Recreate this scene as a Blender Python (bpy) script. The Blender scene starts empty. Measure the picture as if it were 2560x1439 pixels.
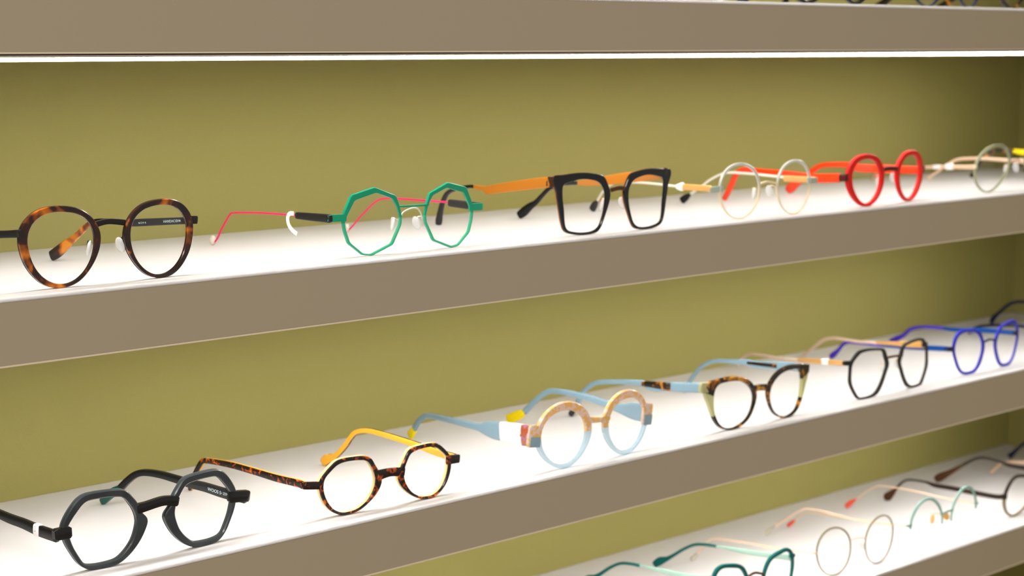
import bpy, bmesh, math
from mathutils import Vector, Matrix

# ------------------------------------------------------------------ camera, world, lamps, exposure
sc = bpy.context.scene
PITCH, YAW = math.radians(7.6884), math.radians(43.4106)
cam_d = bpy.data.cameras.new('camera'); cam = bpy.data.objects.new('camera', cam_d)
sc.collection.objects.link(cam); sc.camera = cam
cam.location = (0, -0.90, 0)
cam.rotation_euler = (math.pi/2 - PITCH, 0, -YAW)
cam_d.sensor_fit = 'HORIZONTAL'; cam_d.sensor_width = 36.0
cam_d.lens = 36.0*4500/2560
cam_d.clip_start = 0.02; cam_d.clip_end = 40
cam_d.dof.use_dof = True; cam_d.dof.focus_distance = 1.09; cam_d.dof.aperture_fstop = 11.0

w = bpy.data.worlds.new('shop_air'); sc.world = w; w.use_nodes = True
w.node_tree.nodes['Background'].inputs[0].default_value = (1.0, 0.93, 0.84, 1)
w.node_tree.nodes['Background'].inputs[1].default_value = 0.62
sc.view_settings.view_transform = 'Standard'; sc.view_settings.look = 'None'
sc.view_settings.exposure = 0.0; sc.view_settings.gamma = 1

def fill_lamp(loc, size, power, col):
    l = bpy.data.lights.new('added_fill', 'AREA'); l.shape = 'RECTANGLE'; l.size = size[0]; l.size_y = size[1]
    l.energy = power; l.color = col
    o = bpy.data.objects.new('added_fill', l); sc.collection.objects.link(o); o.location = loc
    return o
# two unseen fill lamps, added to grade the light across the shelf fronts
fill_lamp((-0.9, -1.9, 1.55), (1.2, 0.5), 60, (1, .93, .84))
fill_lamp((1.9, -2.2, 1.55), (0.9, 0.5), 8, (1, .93, .84))

# ------------------------------------------------------------------ helpers
MM = 0.001
MATKEY = {'TL': 'left_materials', 'TR': 'right_materials'}
KC = 0.0011            # sweep of a spectacle front, per mm
def link(o, parent=None):
    sc.collection.objects.link(o)
    if parent is not None: o.parent = parent
    return o
def empty(name, loc, rz=0):
    o = bpy.data.objects.new(name, None); o.empty_display_size = 0.02
    o.location = loc; o.rotation_euler = (0, 0, rz); return link(o)
def tag(o, label, cat, group=None):
    o['label'] = label; o['category'] = cat
    if group: o['group'] = group
def mesh_obj(name, verts, faces, m, parent=None, smooth=True, angle=40):
    me = bpy.data.meshes.new(name); me.from_pydata([tuple(v) for v in verts], [], faces)
    bm = bmesh.new(); bm.from_mesh(me); bmesh.ops.recalc_face_normals(bm, faces=bm.faces)
    if smooth:
        a = math.radians(angle)
        for f in bm.faces: f.smooth = True
        for e in bm.edges:
            if len(e.link_faces) == 2 and e.calc_face_angle(0) > a: e.smooth = False
    bm.to_mesh(me); bm.free()
    me.materials.append(m)
    return link(bpy.data.objects.new(name, me), parent)
def box(name, x0, x1, y0, y1, z0, z1, m, parent=None, bevel=0.0):
    bm = bmesh.new(); bmesh.ops.create_cube(bm, size=1)
    for v in bm.verts:
        v.co = ((x0+x1)/2+v.co.x*(x1-x0), (y0+y1)/2+v.co.y*(y1-y0), (z0+z1)/2+v.co.z*(z1-z0))
    if bevel: bmesh.ops.bevel(bm, geom=list(bm.edges), offset=bevel, segments=2, affect='EDGES')
    me = bpy.data.meshes.new(name); bm.to_mesh(me); bm.free(); me.materials.append(m)
    return link(bpy.data.objects.new(name, me), parent)

# ------------------------------------------------------------------ materials
def mat(name):
    m = bpy.data.materials.new(name); m.use_nodes = True
    return m, m.node_tree, m.node_tree.nodes['Principled BSDF']
def plain(name, col, rough=.4, metal=0, coat=0, bump=0, bscale=900, var=0.0):
    m, nt, b = mat(name)
    b.inputs['Base Color'].default_value = (*col, 1); b.inputs['Roughness'].default_value = rough
    b.inputs['Metallic'].default_value = metal; b.inputs['Coat Weight'].default_value = coat*.5
    b.inputs['Specular IOR Level'].default_value = .22
    tc = nt.nodes.new('ShaderNodeTexCoord'); n = nt.nodes.new('ShaderNodeTexNoise')
    nt.links.new(tc.outputs['Object'], n.inputs['Vector']); n.inputs['Scale'].default_value = bscale
    if bump:
        bp = nt.nodes.new('ShaderNodeBump'); bp.inputs['Strength'].default_value = bump; bp.inputs['Distance'].default_value = .0004
        nt.links.new(n.outputs['Fac'], bp.inputs['Height']); nt.links.new(bp.outputs['Normal'], b.inputs['Normal'])
    if var:
        r = nt.nodes.new('ShaderNodeMapRange'); r.inputs['To Min'].default_value = 1-var; r.inputs['To Max'].default_value = 1+var
        x = nt.nodes.new('ShaderNodeMix'); x.data_type = 'RGBA'; x.blend_type = 'MULTIPLY'; x.inputs[0].default_value = 1
        nt.links.new(n.outputs['Fac'], r.inputs['Value']); x.inputs['A'].default_value = (*col, 1)
        nt.links.new(r.outputs[0], x.inputs['B']); nt.links.new(x.outputs['Result'], b.inputs['Base Color'])
    return m
def mottled(name, stops, scale=120, rough=.22, detail=2, distort=.6, seed=0, trans=0.0):
    """acetate with clouds of colour; stops = [(pos, rgb), ...]"""
    m, nt, b = mat(name)
    tc = nt.nodes.new('ShaderNodeTexCoord'); mp = nt.nodes.new('ShaderNodeMapping')
    mp.inputs['Location'].default_value = (seed, seed*1.7, seed*.3)
    n = nt.nodes.new('ShaderNodeTexNoise'); n.inputs['Scale'].default_value = scale
    n.inputs['Detail'].default_value = detail; n.inputs['Distortion'].default_value = distort
    cr = nt.nodes.new('ShaderNodeValToRGB')
    e = cr.color_ramp.elements
    while len(e) < len(stops): e.new(.5)
    for k, (p_, c_) in enumerate(stops): e[k].position = p_; e[k].color = (*c_, 1)
    nt.links.new(tc.outputs['Object'], mp.inputs['Vector']); nt.links.new(mp.outputs[0], n.inputs['Vector'])
    nt.links.new(n.outputs['Fac'], cr.inputs['Fac']); nt.links.new(cr.outputs['Color'], b.inputs['Base Color'])
    b.inputs['Roughness'].default_value = rough; b.inputs['Coat Weight'].default_value = .15; b.inputs['Specular IOR Level'].default_value = .3
    b.inputs['Transmission Weight'].default_value = trans
    return m
def sheer(name, col, clear=.5, rough=.15, mottle=None, tint=None):
    """see-through acetate: part tinted transparency, part glossy body"""
    m, nt, b = mat(name)
    b.inputs['Base Color'].default_value = (*col, 1); b.inputs['Roughness'].default_value = rough; b.inputs['Coat Weight'].default_value = .5
    tr = nt.nodes.new('ShaderNodeBsdfTransparent'); mx = nt.nodes.new('ShaderNodeMixShader')
    t = tint or tuple(.45+.55*c for c in col)
    tr.inputs[0].default_value = (*t, 1); mx.inputs[0].default_value = clear
    out = nt.nodes['Material Output']
    nt.links.new(b.outputs[0], mx.inputs[1]); nt.links.new(tr.outputs[0], mx.inputs[2]); nt.links.new(mx.outputs[0], out.inputs[0])
    if mottle:
        tc = nt.nodes.new('ShaderNodeTexCoord'); v = nt.nodes.new('ShaderNodeTexVoronoi'); v.inputs['Scale'].default_value = mottle[2]
        cr = nt.nodes.new('ShaderNodeValToRGB'); cr.color_ramp.interpolation = 'CONSTANT'
        cr.color_ramp.elements[0].color = (*mottle[0], 1); cr.color_ramp.elements[1].color = (*mottle[1], 1); cr.color_ramp.elements[1].position = .5
        sp = nt.nodes.new('ShaderNodeSeparateColor')
        nt.links.new(tc.outputs['Object'], v.inputs['Vector']); nt.links.new(v.outputs['Color'], sp.inputs[0])
        nt.links.new(sp.outputs[0], cr.inputs['Fac']); nt.links.new(cr.outputs[0], b.inputs['Base Color'])
    return m
def glow(name, col, s):
    m, nt, b = mat(name)
    b.inputs['Emission Color'].default_value = (*col, 1); b.inputs['Emission Strength'].default_value = s
    b.inputs['Base Color'].default_value = (.8, .8, .8, 1)
    return m

M = {}
M['wall'] = plain('olive_paint', (.31, .28, .087), .75, bump=.15, bscale=700, var=.04)
M['side'] = plain('olive_side_paint', (.31, .28, .087), .75, bump=.15, bscale=700, var=.04)
M['taupe'] = plain('taupe_lacquer', (.335, .28, .203), .42, bump=.05, bscale=1200, var=.03)
M['lip'] = plain('edge_highlight_paint', (.62, .53, .40), .35)  # paler than the board: light spill put into the colour
M['slot_shade'] = plain('slot_shade_colour', (.03, .025, .015), .7)  # shade of a recess, put into the colour
M['white'] = plain('white_acrylic', (.65, .645, .66), .35, coat=.1, bump=.03, bscale=500)
_b = M['white'].node_tree.nodes['Principled BSDF']; _b.inputs['Subsurface Weight'].default_value = .85
_b.inputs['Subsurface Radius'].default_value = (1, 1, 1); _b.inputs['Subsurface Scale'].default_value = .004
M['alu'] = plain('aluminium_profile', (.62, .58, .5), .4, .6)
M['floor'] = plain('floor_tile', (.34, .29, .23), .6, var=.06, bscale=4)
M['led'] = glow('lit_diffuser', (1, .95, .90), 35)
M['black'] = plain('matt_black_metal', (.012, .011, .011), .45)
M['blackac'] = plain('black_acetate', (.008, .008, .009), .2, coat=.3)
M['brownm'] = plain('brown_metal', (.075, .028, .010), .38)
M['copper'] = plain('brushed_orange_gold', (.52, .185, .018), .42, .3, bump=.1, bscale=2500)
M['goldm'] = plain('pale_gold_metal', (.76, .64, .44), .35, .4)
M['peach'] = plain('peach_gold_wire', (.78, .56, .40), .45, .2)
M['orangegold'] = plain('sandy_gold_metal', (.66, .37, .12), .45, .25)
M['sage'] = plain('grey_green_metal', (.36, .43, .38), .4, .2)
M['silver'] = plain('pale_silver_metal', (.62, .64, .60), .35, .5)
M['paleivory'] = plain('ivory_wire', (.70, .68, .58), .4)
M['green'] = plain('emerald_lacquer', (.002, .27, .145), .35, coat=.2)
M['greenpale'] = plain('light_emerald_lacquer', (.03, .36, .20), .35)
M['mint'] = plain('mint_metal', (.20, .37, .33), .45)
M['pink'] = plain('hot_pink_wire', (.80, .008, .105), .35)
M['red'] = plain('red_orange_acetate', (.80, .045, .004), .4)
M['scarlet'] = plain('scarlet_acetate', (.58, .004, .002), .4)
M['maroon'] = plain('dark_maroon_metal', (.07, .006, .006), .4)
M['grey'] = mottled('slate_grey_acetate', [(.3, (.016, .020, .023)), (.6, (.030, .038, .043))], 60, .3)
M['slateside'] = plain('slate_bevel', (.085, .105, .11), .3)
M['teal'] = plain('deep_teal_acetate', (.0, .10, .095), .3)
M['tealpale'] = plain('pale_teal_metal', (.30, .46, .39), .4)
M['tealtip'] = plain('teal_green_acetate', (.0, .085, .07), .35)
M['yellow'] = plain('butter_yellow_acetate', (.90, .68, .30), .35)
M['amber'] = plain('amber_yellow_acetate', (.85, .42, .035), .35)
M['lemon'] = plain('lemon_acetate', (.85, .66, .0), .35)
M['navy'] = plain('dark_navy_acetate', (.012, .014, .05), .35)
M['blue'] = plain('royal_blue_metal', (.025, .03, .42), .35)
M['violetblue'] = plain('violet_blue_acetate', (.06, .03, .50), .35)
M['steelblue'] = plain('strong_blue_metal', (.0, .05, .26), .35)
M['darkbrown'] = plain('dark_brown_metal', (.02, .012, .008), .4)
M['coral'] = plain('coral_tip', (.85, .12, .07), .4)
M['paper'] = plain('white_paper', (.88, .86, .86), .8)
M['ink'] = plain('grey_ink', (.05, .05, .05), .8)
M['print'] = plain('pale_blue_print', (.50, .66, .66), .6)
M['silicone'] = sheer('clear_silicone', (.85, .86, .86), .45, .1, tint=(.93, .94, .94))
M['cleartip'] = sheer('clear_round_tip', (.80, .76, .68), .45, .1, tint=(.95, .93, .88))
M['havana'] = mottled('amber_brown_tortoise', [(.40, (.012, .004, .003)), (.53, (.035, .007, .003)), (.62, (.40, .10, .004)), (.70, (.70, .24, .008))], 70, .2, 2, .4, 3)
M['havana_red'] = mottled('dark_red_tortoise', [(.45, (.010, .005, .004)), (.56, (.016, .006, .004)), (.63, (.34, .05, .005)), (.72, (.60, .17, .012))], 210, .25, 2.5, .8, 1)
M['havana_dark'] = mottled('black_amber_tortoise', [(.42, (.010, .006, .004)), (.54, (.022, .010, .004)), (.62, (.36, .13, .008)), (.72, (.62, .34, .03))], 95, .22, 2, .5, 7)
M['olive'] = sheer('pale_olive_acetate', (.56, .55, .26), .35, .2)
M['skyblue'] = sheer('sky_blue_acetate', (.25, .40, .50), .25, .2)
M['skyclear'] = sheer('clear_blue_acetate', (.42, .60, .72), .62, .12, tint=(.84, .92, .96))
M['orangemix'] = sheer('orange_checked_acetate', (.80, .45, .2), .25, .2, mottle=((.82, .50, .14), (.80, .62, .54), 420))
M['purplemix'] = sheer('red_purple_acetate', (.4, .1, .2), .15, .2, mottle=((.42, .09, .03), (.36, .14, .30), 300))
M['clear'] = sheer('clear_acetate', (.62, .63, .55), .5, .12, tint=(.85, .87, .80))
M['clearwhite'] = sheer('clear_white_acetate', (.80, .80, .84), .4, .1)
M['mossclear'] = sheer('moss_clear_acetate', (.34, .36, .24), .4, .15, tint=(.75, .77, .62))
M['pinkpale'] = plain('pale_pink_acetate', (.74, .56, .44), .4)
M['bronze'] = plain('bronze_wire', (.17, .135, .07), .4, .2)
M['checker'] = mottled('gold_brown_checked_acetate', [(.44, (.05, .02, .008)), (.52, (.55, .26, .07))], 300, .3, 0, 0, 5)
def lens_material():
    m, nt, b = mat('clear_lens_plastic')
    nt.nodes.remove(b); out = nt.nodes['Material Output']
    tr = nt.nodes.new('ShaderNodeBsdfTransparent'); tr.inputs[0].default_value = (.997, .997, .997, 1)
    gl = nt.nodes.new('ShaderNodeBsdfGlossy'); gl.inputs['Roughness'].default_value = .03
    fr = nt.nodes.new('ShaderNodeLayerWeight'); fr.inputs[0].default_value = .25
    mr = nt.nodes.new('ShaderNodeMapRange'); mr.inputs['To Min'].default_value = .012; mr.inputs['To Max'].default_value = .10
    mx = nt.nodes.new('ShaderNodeMixShader')
    nt.links.new(fr.outputs['Facing'], mr.inputs['Value']); nt.links.new(mr.outputs[0], mx.inputs[0])
    nt.links.new(tr.outputs[0], mx.inputs[1]); nt.links.new(gl.outputs[0], mx.inputs[2]); nt.links.new(mx.outputs[0], out.inputs[0])
    return m
M['lens'] = lens_material()

# ------------------------------------------------------------------ the setting
X0, X1 = -0.45, 1.845
WY = 0.205
def struct(o): o['kind'] = 'structure'; return o
struct(box('wall_back', X0-.3, X1+.06, WY, WY+.06, -1.25, .75, M['wall']))
struct(box('wall_right', X1, X1+.06, -0.30, WY, -1.25, .75, M['side']))
struct(box('floor', -2.5, 3.2, -3.4, WY+.06, -1.30, -1.25, M['floor']))

TOP = {'A': .0311, 'B': -.13985, 'C': -.31023, 'D': -.46629, 'top': .205}
def shelf(key, label, lit=True):
    zt = TOP[key]; t = .0354; zb = zt-t
    e = empty('display_shelf', (0, 0, zb)); tag(e, label, 'shelf', 'lit display shelves on the olive wall')
    def P(o): o.location.z -= zb; return o
    P(box('shelf_board', X0, X1, .0, WY, zb, zt, M['taupe'], e, .0005))
    P(box('shelf_top', X0, X1, .0004, WY, zt, zt+.0022, M['white'], e))
    P(box('edge_highlight', X0, X1, -.0006, .003, zb-.0006, zb+.0004, M['lip'], e))  # painted highlight, the strip light's spill along the lower edge
    if lit:
        xa, xb = .40, 1.66
        prof = [(.0343, -.0029), (.050, -.0029), (.050, -.0054), (.0515, -.0054), (.0515, 0), (.0343, 0)]   # profile with a lip on the wall side, unseen, added to shade the wall top
        V = [(x, y, zb+z) for x in (xa, xb) for y, z in prof]; n = len(prof)
        F = [(j, (j+1) % n, n+(j+1) % n, n+j) for j in range(n)]+[tuple(range(n)), tuple(range(n, 2*n))]
        P(mesh_obj('light_channel', V, F, M['alu'], e, smooth=False))
        P(box('light_diffuser', xa, xb, .0355, .0499, zb-.0047, zb-.0029, M['led'], e))
        P(box('gap_shade_strip', xa, xb, .0340, .0343, zb-.0017, zb, M['slot_shade'], e))  # solid dark strip standing in for the shade above the diffuser
    return e
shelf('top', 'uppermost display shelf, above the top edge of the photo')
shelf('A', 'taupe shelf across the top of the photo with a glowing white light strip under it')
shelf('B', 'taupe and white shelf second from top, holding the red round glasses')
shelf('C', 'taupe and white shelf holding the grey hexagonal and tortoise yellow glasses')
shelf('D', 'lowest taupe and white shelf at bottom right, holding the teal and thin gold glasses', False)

# ------------------------------------------------------------------ spectacle parts
def cr_(P, n=5):
    """Catmull-Rom through tuples of any length"""
    out = []; L = len(P)
    for i in range(L-1):
        a = P[max(i-1, 0)]; b = P[i]; c = P[i+1]; d = P[min(i+2, L-1)]
        for k in range(n):
            t = k/n
            out.append(tuple(.5*((2*b[j])+(-a[j]+c[j])*t+(2*a[j]-5*b[j]+4*c[j]-d[j])*t*t+(-a[j]+3*b[j]-3*c[j]+d[j])*t**3) for j in range(len(b))))
    out.append(tuple(P[-1])); return out
def section(n=14, e=.5):
    r = []
    for k in range(n):
        a = 2*math.pi*k/n; c, s = math.cos(a), math.sin(a)
        r.append((math.copysign(abs(c)**e, c), math.copysign(abs(s)**e, s)))
    return r
def sweep(name, path, thick, m, parent, side, e=.5, sm=5, cap=True):
    """path [(x,y,z,height)] in mm; side = unit vector across (the thickness direction)"""
    # drop nearly coincident points
    Q = [path[0]]
    for q in path[1:]:
        if sum((q[j]-Q[-1][j])**2 for j in range(3)) > .2: Q.append(q)
    P = cr_(Q, sm) if len(Q) > 2 else Q
    S = section(14, e); V = []; F = []
    side = Vector(side).normalized(); n = len(S)
    for i, q in enumerate(P):
        a = Vector(P[max(i-1, 0)][:3]); b = Vector(P[min(i+1, len(P)-1)][:3])
        t = (b-a).normalized(); up = side.cross(t).normalized()
        h = max(q[3], .4)/2; th = thick/2
        k = 1.0
        for (u, v) in S: V.append((Vector(q[:3])+side*u*th+up*v*h)*MM)
    for i in range(len(P)-1):
        for j in range(n):
            F.append((i*n+j, i*n+(j+1) % n, (i+1)*n+(j+1) % n, (i+1)*n+j))
    # rounded caps
    for end, s in ((0, -1), (len(P)-1, 1)):
        q = P[end]; o = P[1] if end == 0 else P[-2]
        t = (Vector(q[:3])-Vector(o[:3])).normalized()
        base = end*n; c0 = len(V); r = min(q[3], thick)/2
        C = Vector(q[:3])
        for j in range(n): V.append((C+(V[base+j]/MM-C)*.72+t*r*.6)*MM)
        for j in range(n):
            f = (base+j, base+(j+1) % n, c0+(j+1) % n, c0+j); F.append(f)
        F.append(tuple(range(c0, c0+n)))
    return mesh_obj(name, V, F, m, parent)
def fy(x): return KC*x*x
def outline(d, side):
    """[(x,z)] closed outline points of the lens on one side (-1 left, +1 right) for radii list"""
    N = len(d['o']); T = [-math.pi+2*math.pi*k/N for k in range(N)]
    def pt(r, t): return (side*(d['half']-0) - side*(-1)*0 + (r*math.cos(t) if side < 0 else -r*math.cos(t)), d['cz']+r*math.sin(t))
    return [pt(r, t) for r, t in zip(d['o'], T)], [pt(r, t) for r, t in zip(d['i'], T)]
def ring(name, O, I, y0, y1, b, m, parent, arc=None):
    N = len(O); V = []; F = []
    for k in range(N):
        ox, oz = O[k]; ix, iz = I[k]
        dx, dz = ox-ix, oz-iz; L = math.hypot(dx, dz) or 1; ux, uz = dx/L, dz/L
        bb = min(b, L*.4); d = y1-y0; by = min(b, d*.4)
        for (r, y) in ((0, y0+by), (-bb, y0), (-(L-bb), y0), (-L, y0+by), (-L, y1-by), (-(L-bb), y1), (-bb, y1), (0, y1-by)):
            x = ox+ux*r; V.append((x*MM, (fy(x)+y)*MM, (oz+uz*r)*MM))
    ks = range(N) if arc is None else arc
    for k in ks:
        k2 = (k+1) % N
        for j in range(8): F.append((k*8+j, k*8+(j+1) % 8, k2*8+(j+1) % 8, k2*8+j))
    if arc is not None:
        F.append(tuple(arc[0]*8+j for j in range(8))); F.append(tuple(((arc[-1]+1) % N)*8+j for j in range(8)))
        used = sorted({i for f in F for i in f}); mp = {u: i for i, u in enumerate(used)}
        V = [V[u] for u in used]; F = [tuple(mp[i] for i in f) for f in F]
    return mesh_obj(name, V, F, m, parent, angle=35)
def lens(O, y, parent, grow=.3):
    cx = sum(p[0] for p in O)/len(O); cz = sum(p[1] for p in O)/len(O)
    V = []; F = []; N = len(O); R = 5
    for s, yy in ((0, y-.7), (1, y+.7)):
        base = len(V); V.append((cx*MM, (fy(cx)+yy-1.2)*MM, cz*MM))
        for r in range(1, R+1):
            f = r/R
            for (x, z) in O:
                L = math.hypot(x-cx, z-cz); g = (L+grow)/L*f
                X = cx+(x-cx)*g; Z = cz+(z-cz)*g
                V.append((X*MM, (fy(X)+yy-1.2*(1-f*f))*MM, Z*MM))
        for k in range(N): F.append((base, base+1+k, base+1+(k+1) % N))
        for r in range(R-1):
            for k in range(N):
                a = base+1+r*N; F.append((a+k, a+(k+1) % N, a+N+(k+1) % N, a+N+k))
    B0 = 1+(R-1)*N; B1 = B0+1+R*N
    for k in range(N): F.append((B0+k, B0+(k+1) % N, B1+(k+1) % N, B1+k))
    return mesh_obj('lens', V, F, M['lens'], parent)
def blob(name, c, r, m, parent, rot=(0, 0, 0)):
    bm = bmesh.new(); bmesh.ops.create_uvsphere(bm, u_segments=16, v_segments=10, radius=1)
    R = Matrix.Rotation(rot[2], 4, 'Z') @ Matrix.Rotation(rot[1], 4, 'Y') @ Matrix.Rotation(rot[0], 4, 'X')
    for v in bm.verts:
        v.co = (R @ Vector((v.co.x*r[0], v.co.y*r[1], v.co.z*r[2])) + Vector(c))*MM
    for f in bm.faces: f.smooth = True
    me = bpy.data.meshes.new(name); bm.to_mesh(me); bm.free(); me.materials.append(m)
    return link(bpy.data.objects.new(name, me), parent)
def writing(name, s, size, m, parent, mw):
    c = bpy.data.curves.new(name, 'FONT'); c.body = s; c.size = size*MM; c.extrude = .00004; c.align_x = 'LEFT'; c.align_y = 'CENTER'
    t = bpy.data.objects.new(name, c); sc.collection.objects.link(t)
    bpy.context.view_layer.update()
    me = bpy.data.meshes.new_from_object(t.evaluated_get(bpy.context.evaluated_depsgraph_get()))
    bpy.data.objects.remove(t); me.materials.clear(); me.materials.append(m)
    o = bpy.data.objects.new(name, me); link(o, parent); o.matrix_local = mw
    return o

def settle(P, thick):
    """bend the far end so that its lowest point rests on the shelf"""
    P = [list(p) for p in P]; n = len(P)
    # lowest point of the swept tip
    def low():
        z = 1e9
        Q = cr_([tuple(p) for p in P], 5)
        for i in range(len(Q)//2, len(Q)):
            a = Q[max(i-1, 0)]; b = Q[min(i+1, len(Q)-1)]
            t = Vector((b[0]-a[0], b[1]-a[1], b[2]-a[2])).normalized(); hz = math.hypot(t.x, t.y)
            z = min(z, Q[i][2]-Q[i][3]/2*hz)
        q = Q[-1]; p = Q[-2]; t = Vector((q[0]-p[0], q[1]-p[1], q[2]-p[2])).normalized()
        r = min(q[3], thick)/2*.6
        z = min(z, q[2]+t.z*r-q[3]/2*.72*math.hypot(t.x, t.y))
        return z
    for _ in range(3):
        dz = -low()+.02
        L = [0]
        for i in range(1, n): L.append(L[-1]+math.dist(P[i][:3], P[i-1][:3]))
        for i in range(n): P[i][2] += dz*(L[i]/L[-1])**2
    return [tuple(p) for p in P]

def temple(d, side, root, spec, data):
    key = 'TL' if side < 0 else 'TR'
    src = data[key]
    if isinstance(src, str) and src.startswith('copy:'):
        o = DATA[src[5:]]; src = o[key]; mats = o[MATKEY[key]]
        tx = data['tabL' if side < 0 else 'tabR'][-1][0]-src[0][0]; tz = data['tabL' if side < 0 else 'tabR'][-1][1]-src[0][2]
        L = src[-1][1]; src = [[p[0]+tx, p[1], p[2]+tz*(1-p[1]/L), p[3]] for p in src]
    elif src == 'mirror':
        other = 'TR' if side < 0 else 'TL'; o = data
        if isinstance(data[other], str): o = DATA[data[other][5:]]
        P = o[other]; mats = o[MATKEY[other]]; hx = P[0][0]
        h2 = data['tabL' if side < 0 else 'tabR'][-1][0]
        src = [[h2+(p[0]-hx)+(13 if side < 0 else -13)*(p[1]/125), p[1], p[2], p[3]] for p in P]
    else:
        mats = data[MATKEY[key]]
    th = spec.get('tt', 3.2)
    P = [(p[0]-side*th/2, p[1]+spec['dep']*.5, p[2], p[3]*spec.get('th', 1)) for p in src]
    # the part sizes of the very first point sit at the hinge
    P = settle(P, th)
    a = Vector(P[0][:2]); b = Vector(P[-1][:2]); dv = (b-a).normalized(); across = (dv.y, -dv.x, 0)
    pieces = spec.get('temple_left', spec['temple']) if side < 0 else spec['temple']
    first = None
    for name, i0, i1 in mats:
        mname = pieces[name]; seg = P[i0:i1+1]
        if len(seg) < 2: continue
        thick = th*(spec.get('wire', 1) if (name == 'temple' and spec.get('wire')) else 1)
        if name == 'temple_tip': thick = max(thick, spec.get('tipt', 2.6))
        if name == 'temple_sleeve': thick = th*1.15
        par = root if first is None else first
        ob = sweep(name if first is not None else 'temple', seg, thick, M[mname], par, across, e=spec.get('sec', .5) if name != 'temple' or not spec.get('wire') else 1.0)
        if first is None: first = ob
        if spec.get('inner'):
            off = [(q[0]-side*(th*.5+.5), q[1], q[2], q[3]*.98) for q in seg]
            sweep('inner_layer', off, 1.6, M[spec['inner']], ob, across, e=.35)
    if spec.get('blobtip'):
        q = P[-1]; blob('temple_tip', (q[0], q[1], max(q[2]+.5, 3.6)), (1.9, 3.0, 3.6), M[spec['blobtip']], first)
    def at(y):
        for p, q in zip(P, P[1:]):
            if min(p[1], q[1]) <= y <= max(p[1], q[1]) and q[1] != p[1]:
                t = (y-p[1])/(q[1]-p[1]); return tuple(p[k]+(q[k]-p[k])*t for k in range(4))
        return P[1]
    for (sd, y0, y1, g, mname, nm) in spec.get('tags', []):
        if sd != side: continue
        A = at(y0); B = at(y1)
        sweep(nm, [(A[0], A[1], A[2], A[3]+g), tuple((A[k]+B[k])/2+(g if k == 3 else 0) for k in range(4)), (B[0], B[1], B[2], B[3]+g)], th+(g if g > 0 else .3), M[mname], first, across, e=.35, sm=2)
    if spec.get('ribbon') and spec['ribbon'][0] == side:
        pts = []
        for dy, dz_ in spec['ribbon'][1]:
            A = at(dy); pts.append((A[0]-.9, dy, A[2]+dz_, spec['ribbon'][2]))
        sweep('paper_tag', pts, .18, M['paper'], first, across, e=.4, sm=6)
    for (sd, y0, sz, txt, dz, lift, rot, mn) in [tuple(q)+(0, 0, 'print')[len(q)-5:] for q in spec.get('text', [])]:
        if sd != side: continue
        A = at(y0); B = at(y0-4)
        ex = (Vector(B[:3])-Vector(A[:3])).normalized(); nrm = Vector((-abs(across[0]), -across[1]*(1 if across[0] > 0 else -1), 0)).normalized()
        ez = nrm.cross(ex).normalized()
        loc = Vector(A[:3])+nrm*(th/2+.03+lift)+ez*dz
        if rot: ex, ez = -ez, ex
        mw = Matrix(((ex.x, ez.x, nrm.x, loc.x*MM), (ex.y, ez.y, nrm.y, loc.y*MM), (ex.z, ez.z, nrm.z, loc.z*MM), (0, 0, 0, 1)))
        writing('printed_text', txt, sz, M[mn], first, mw)
    return first, P, across

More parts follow.
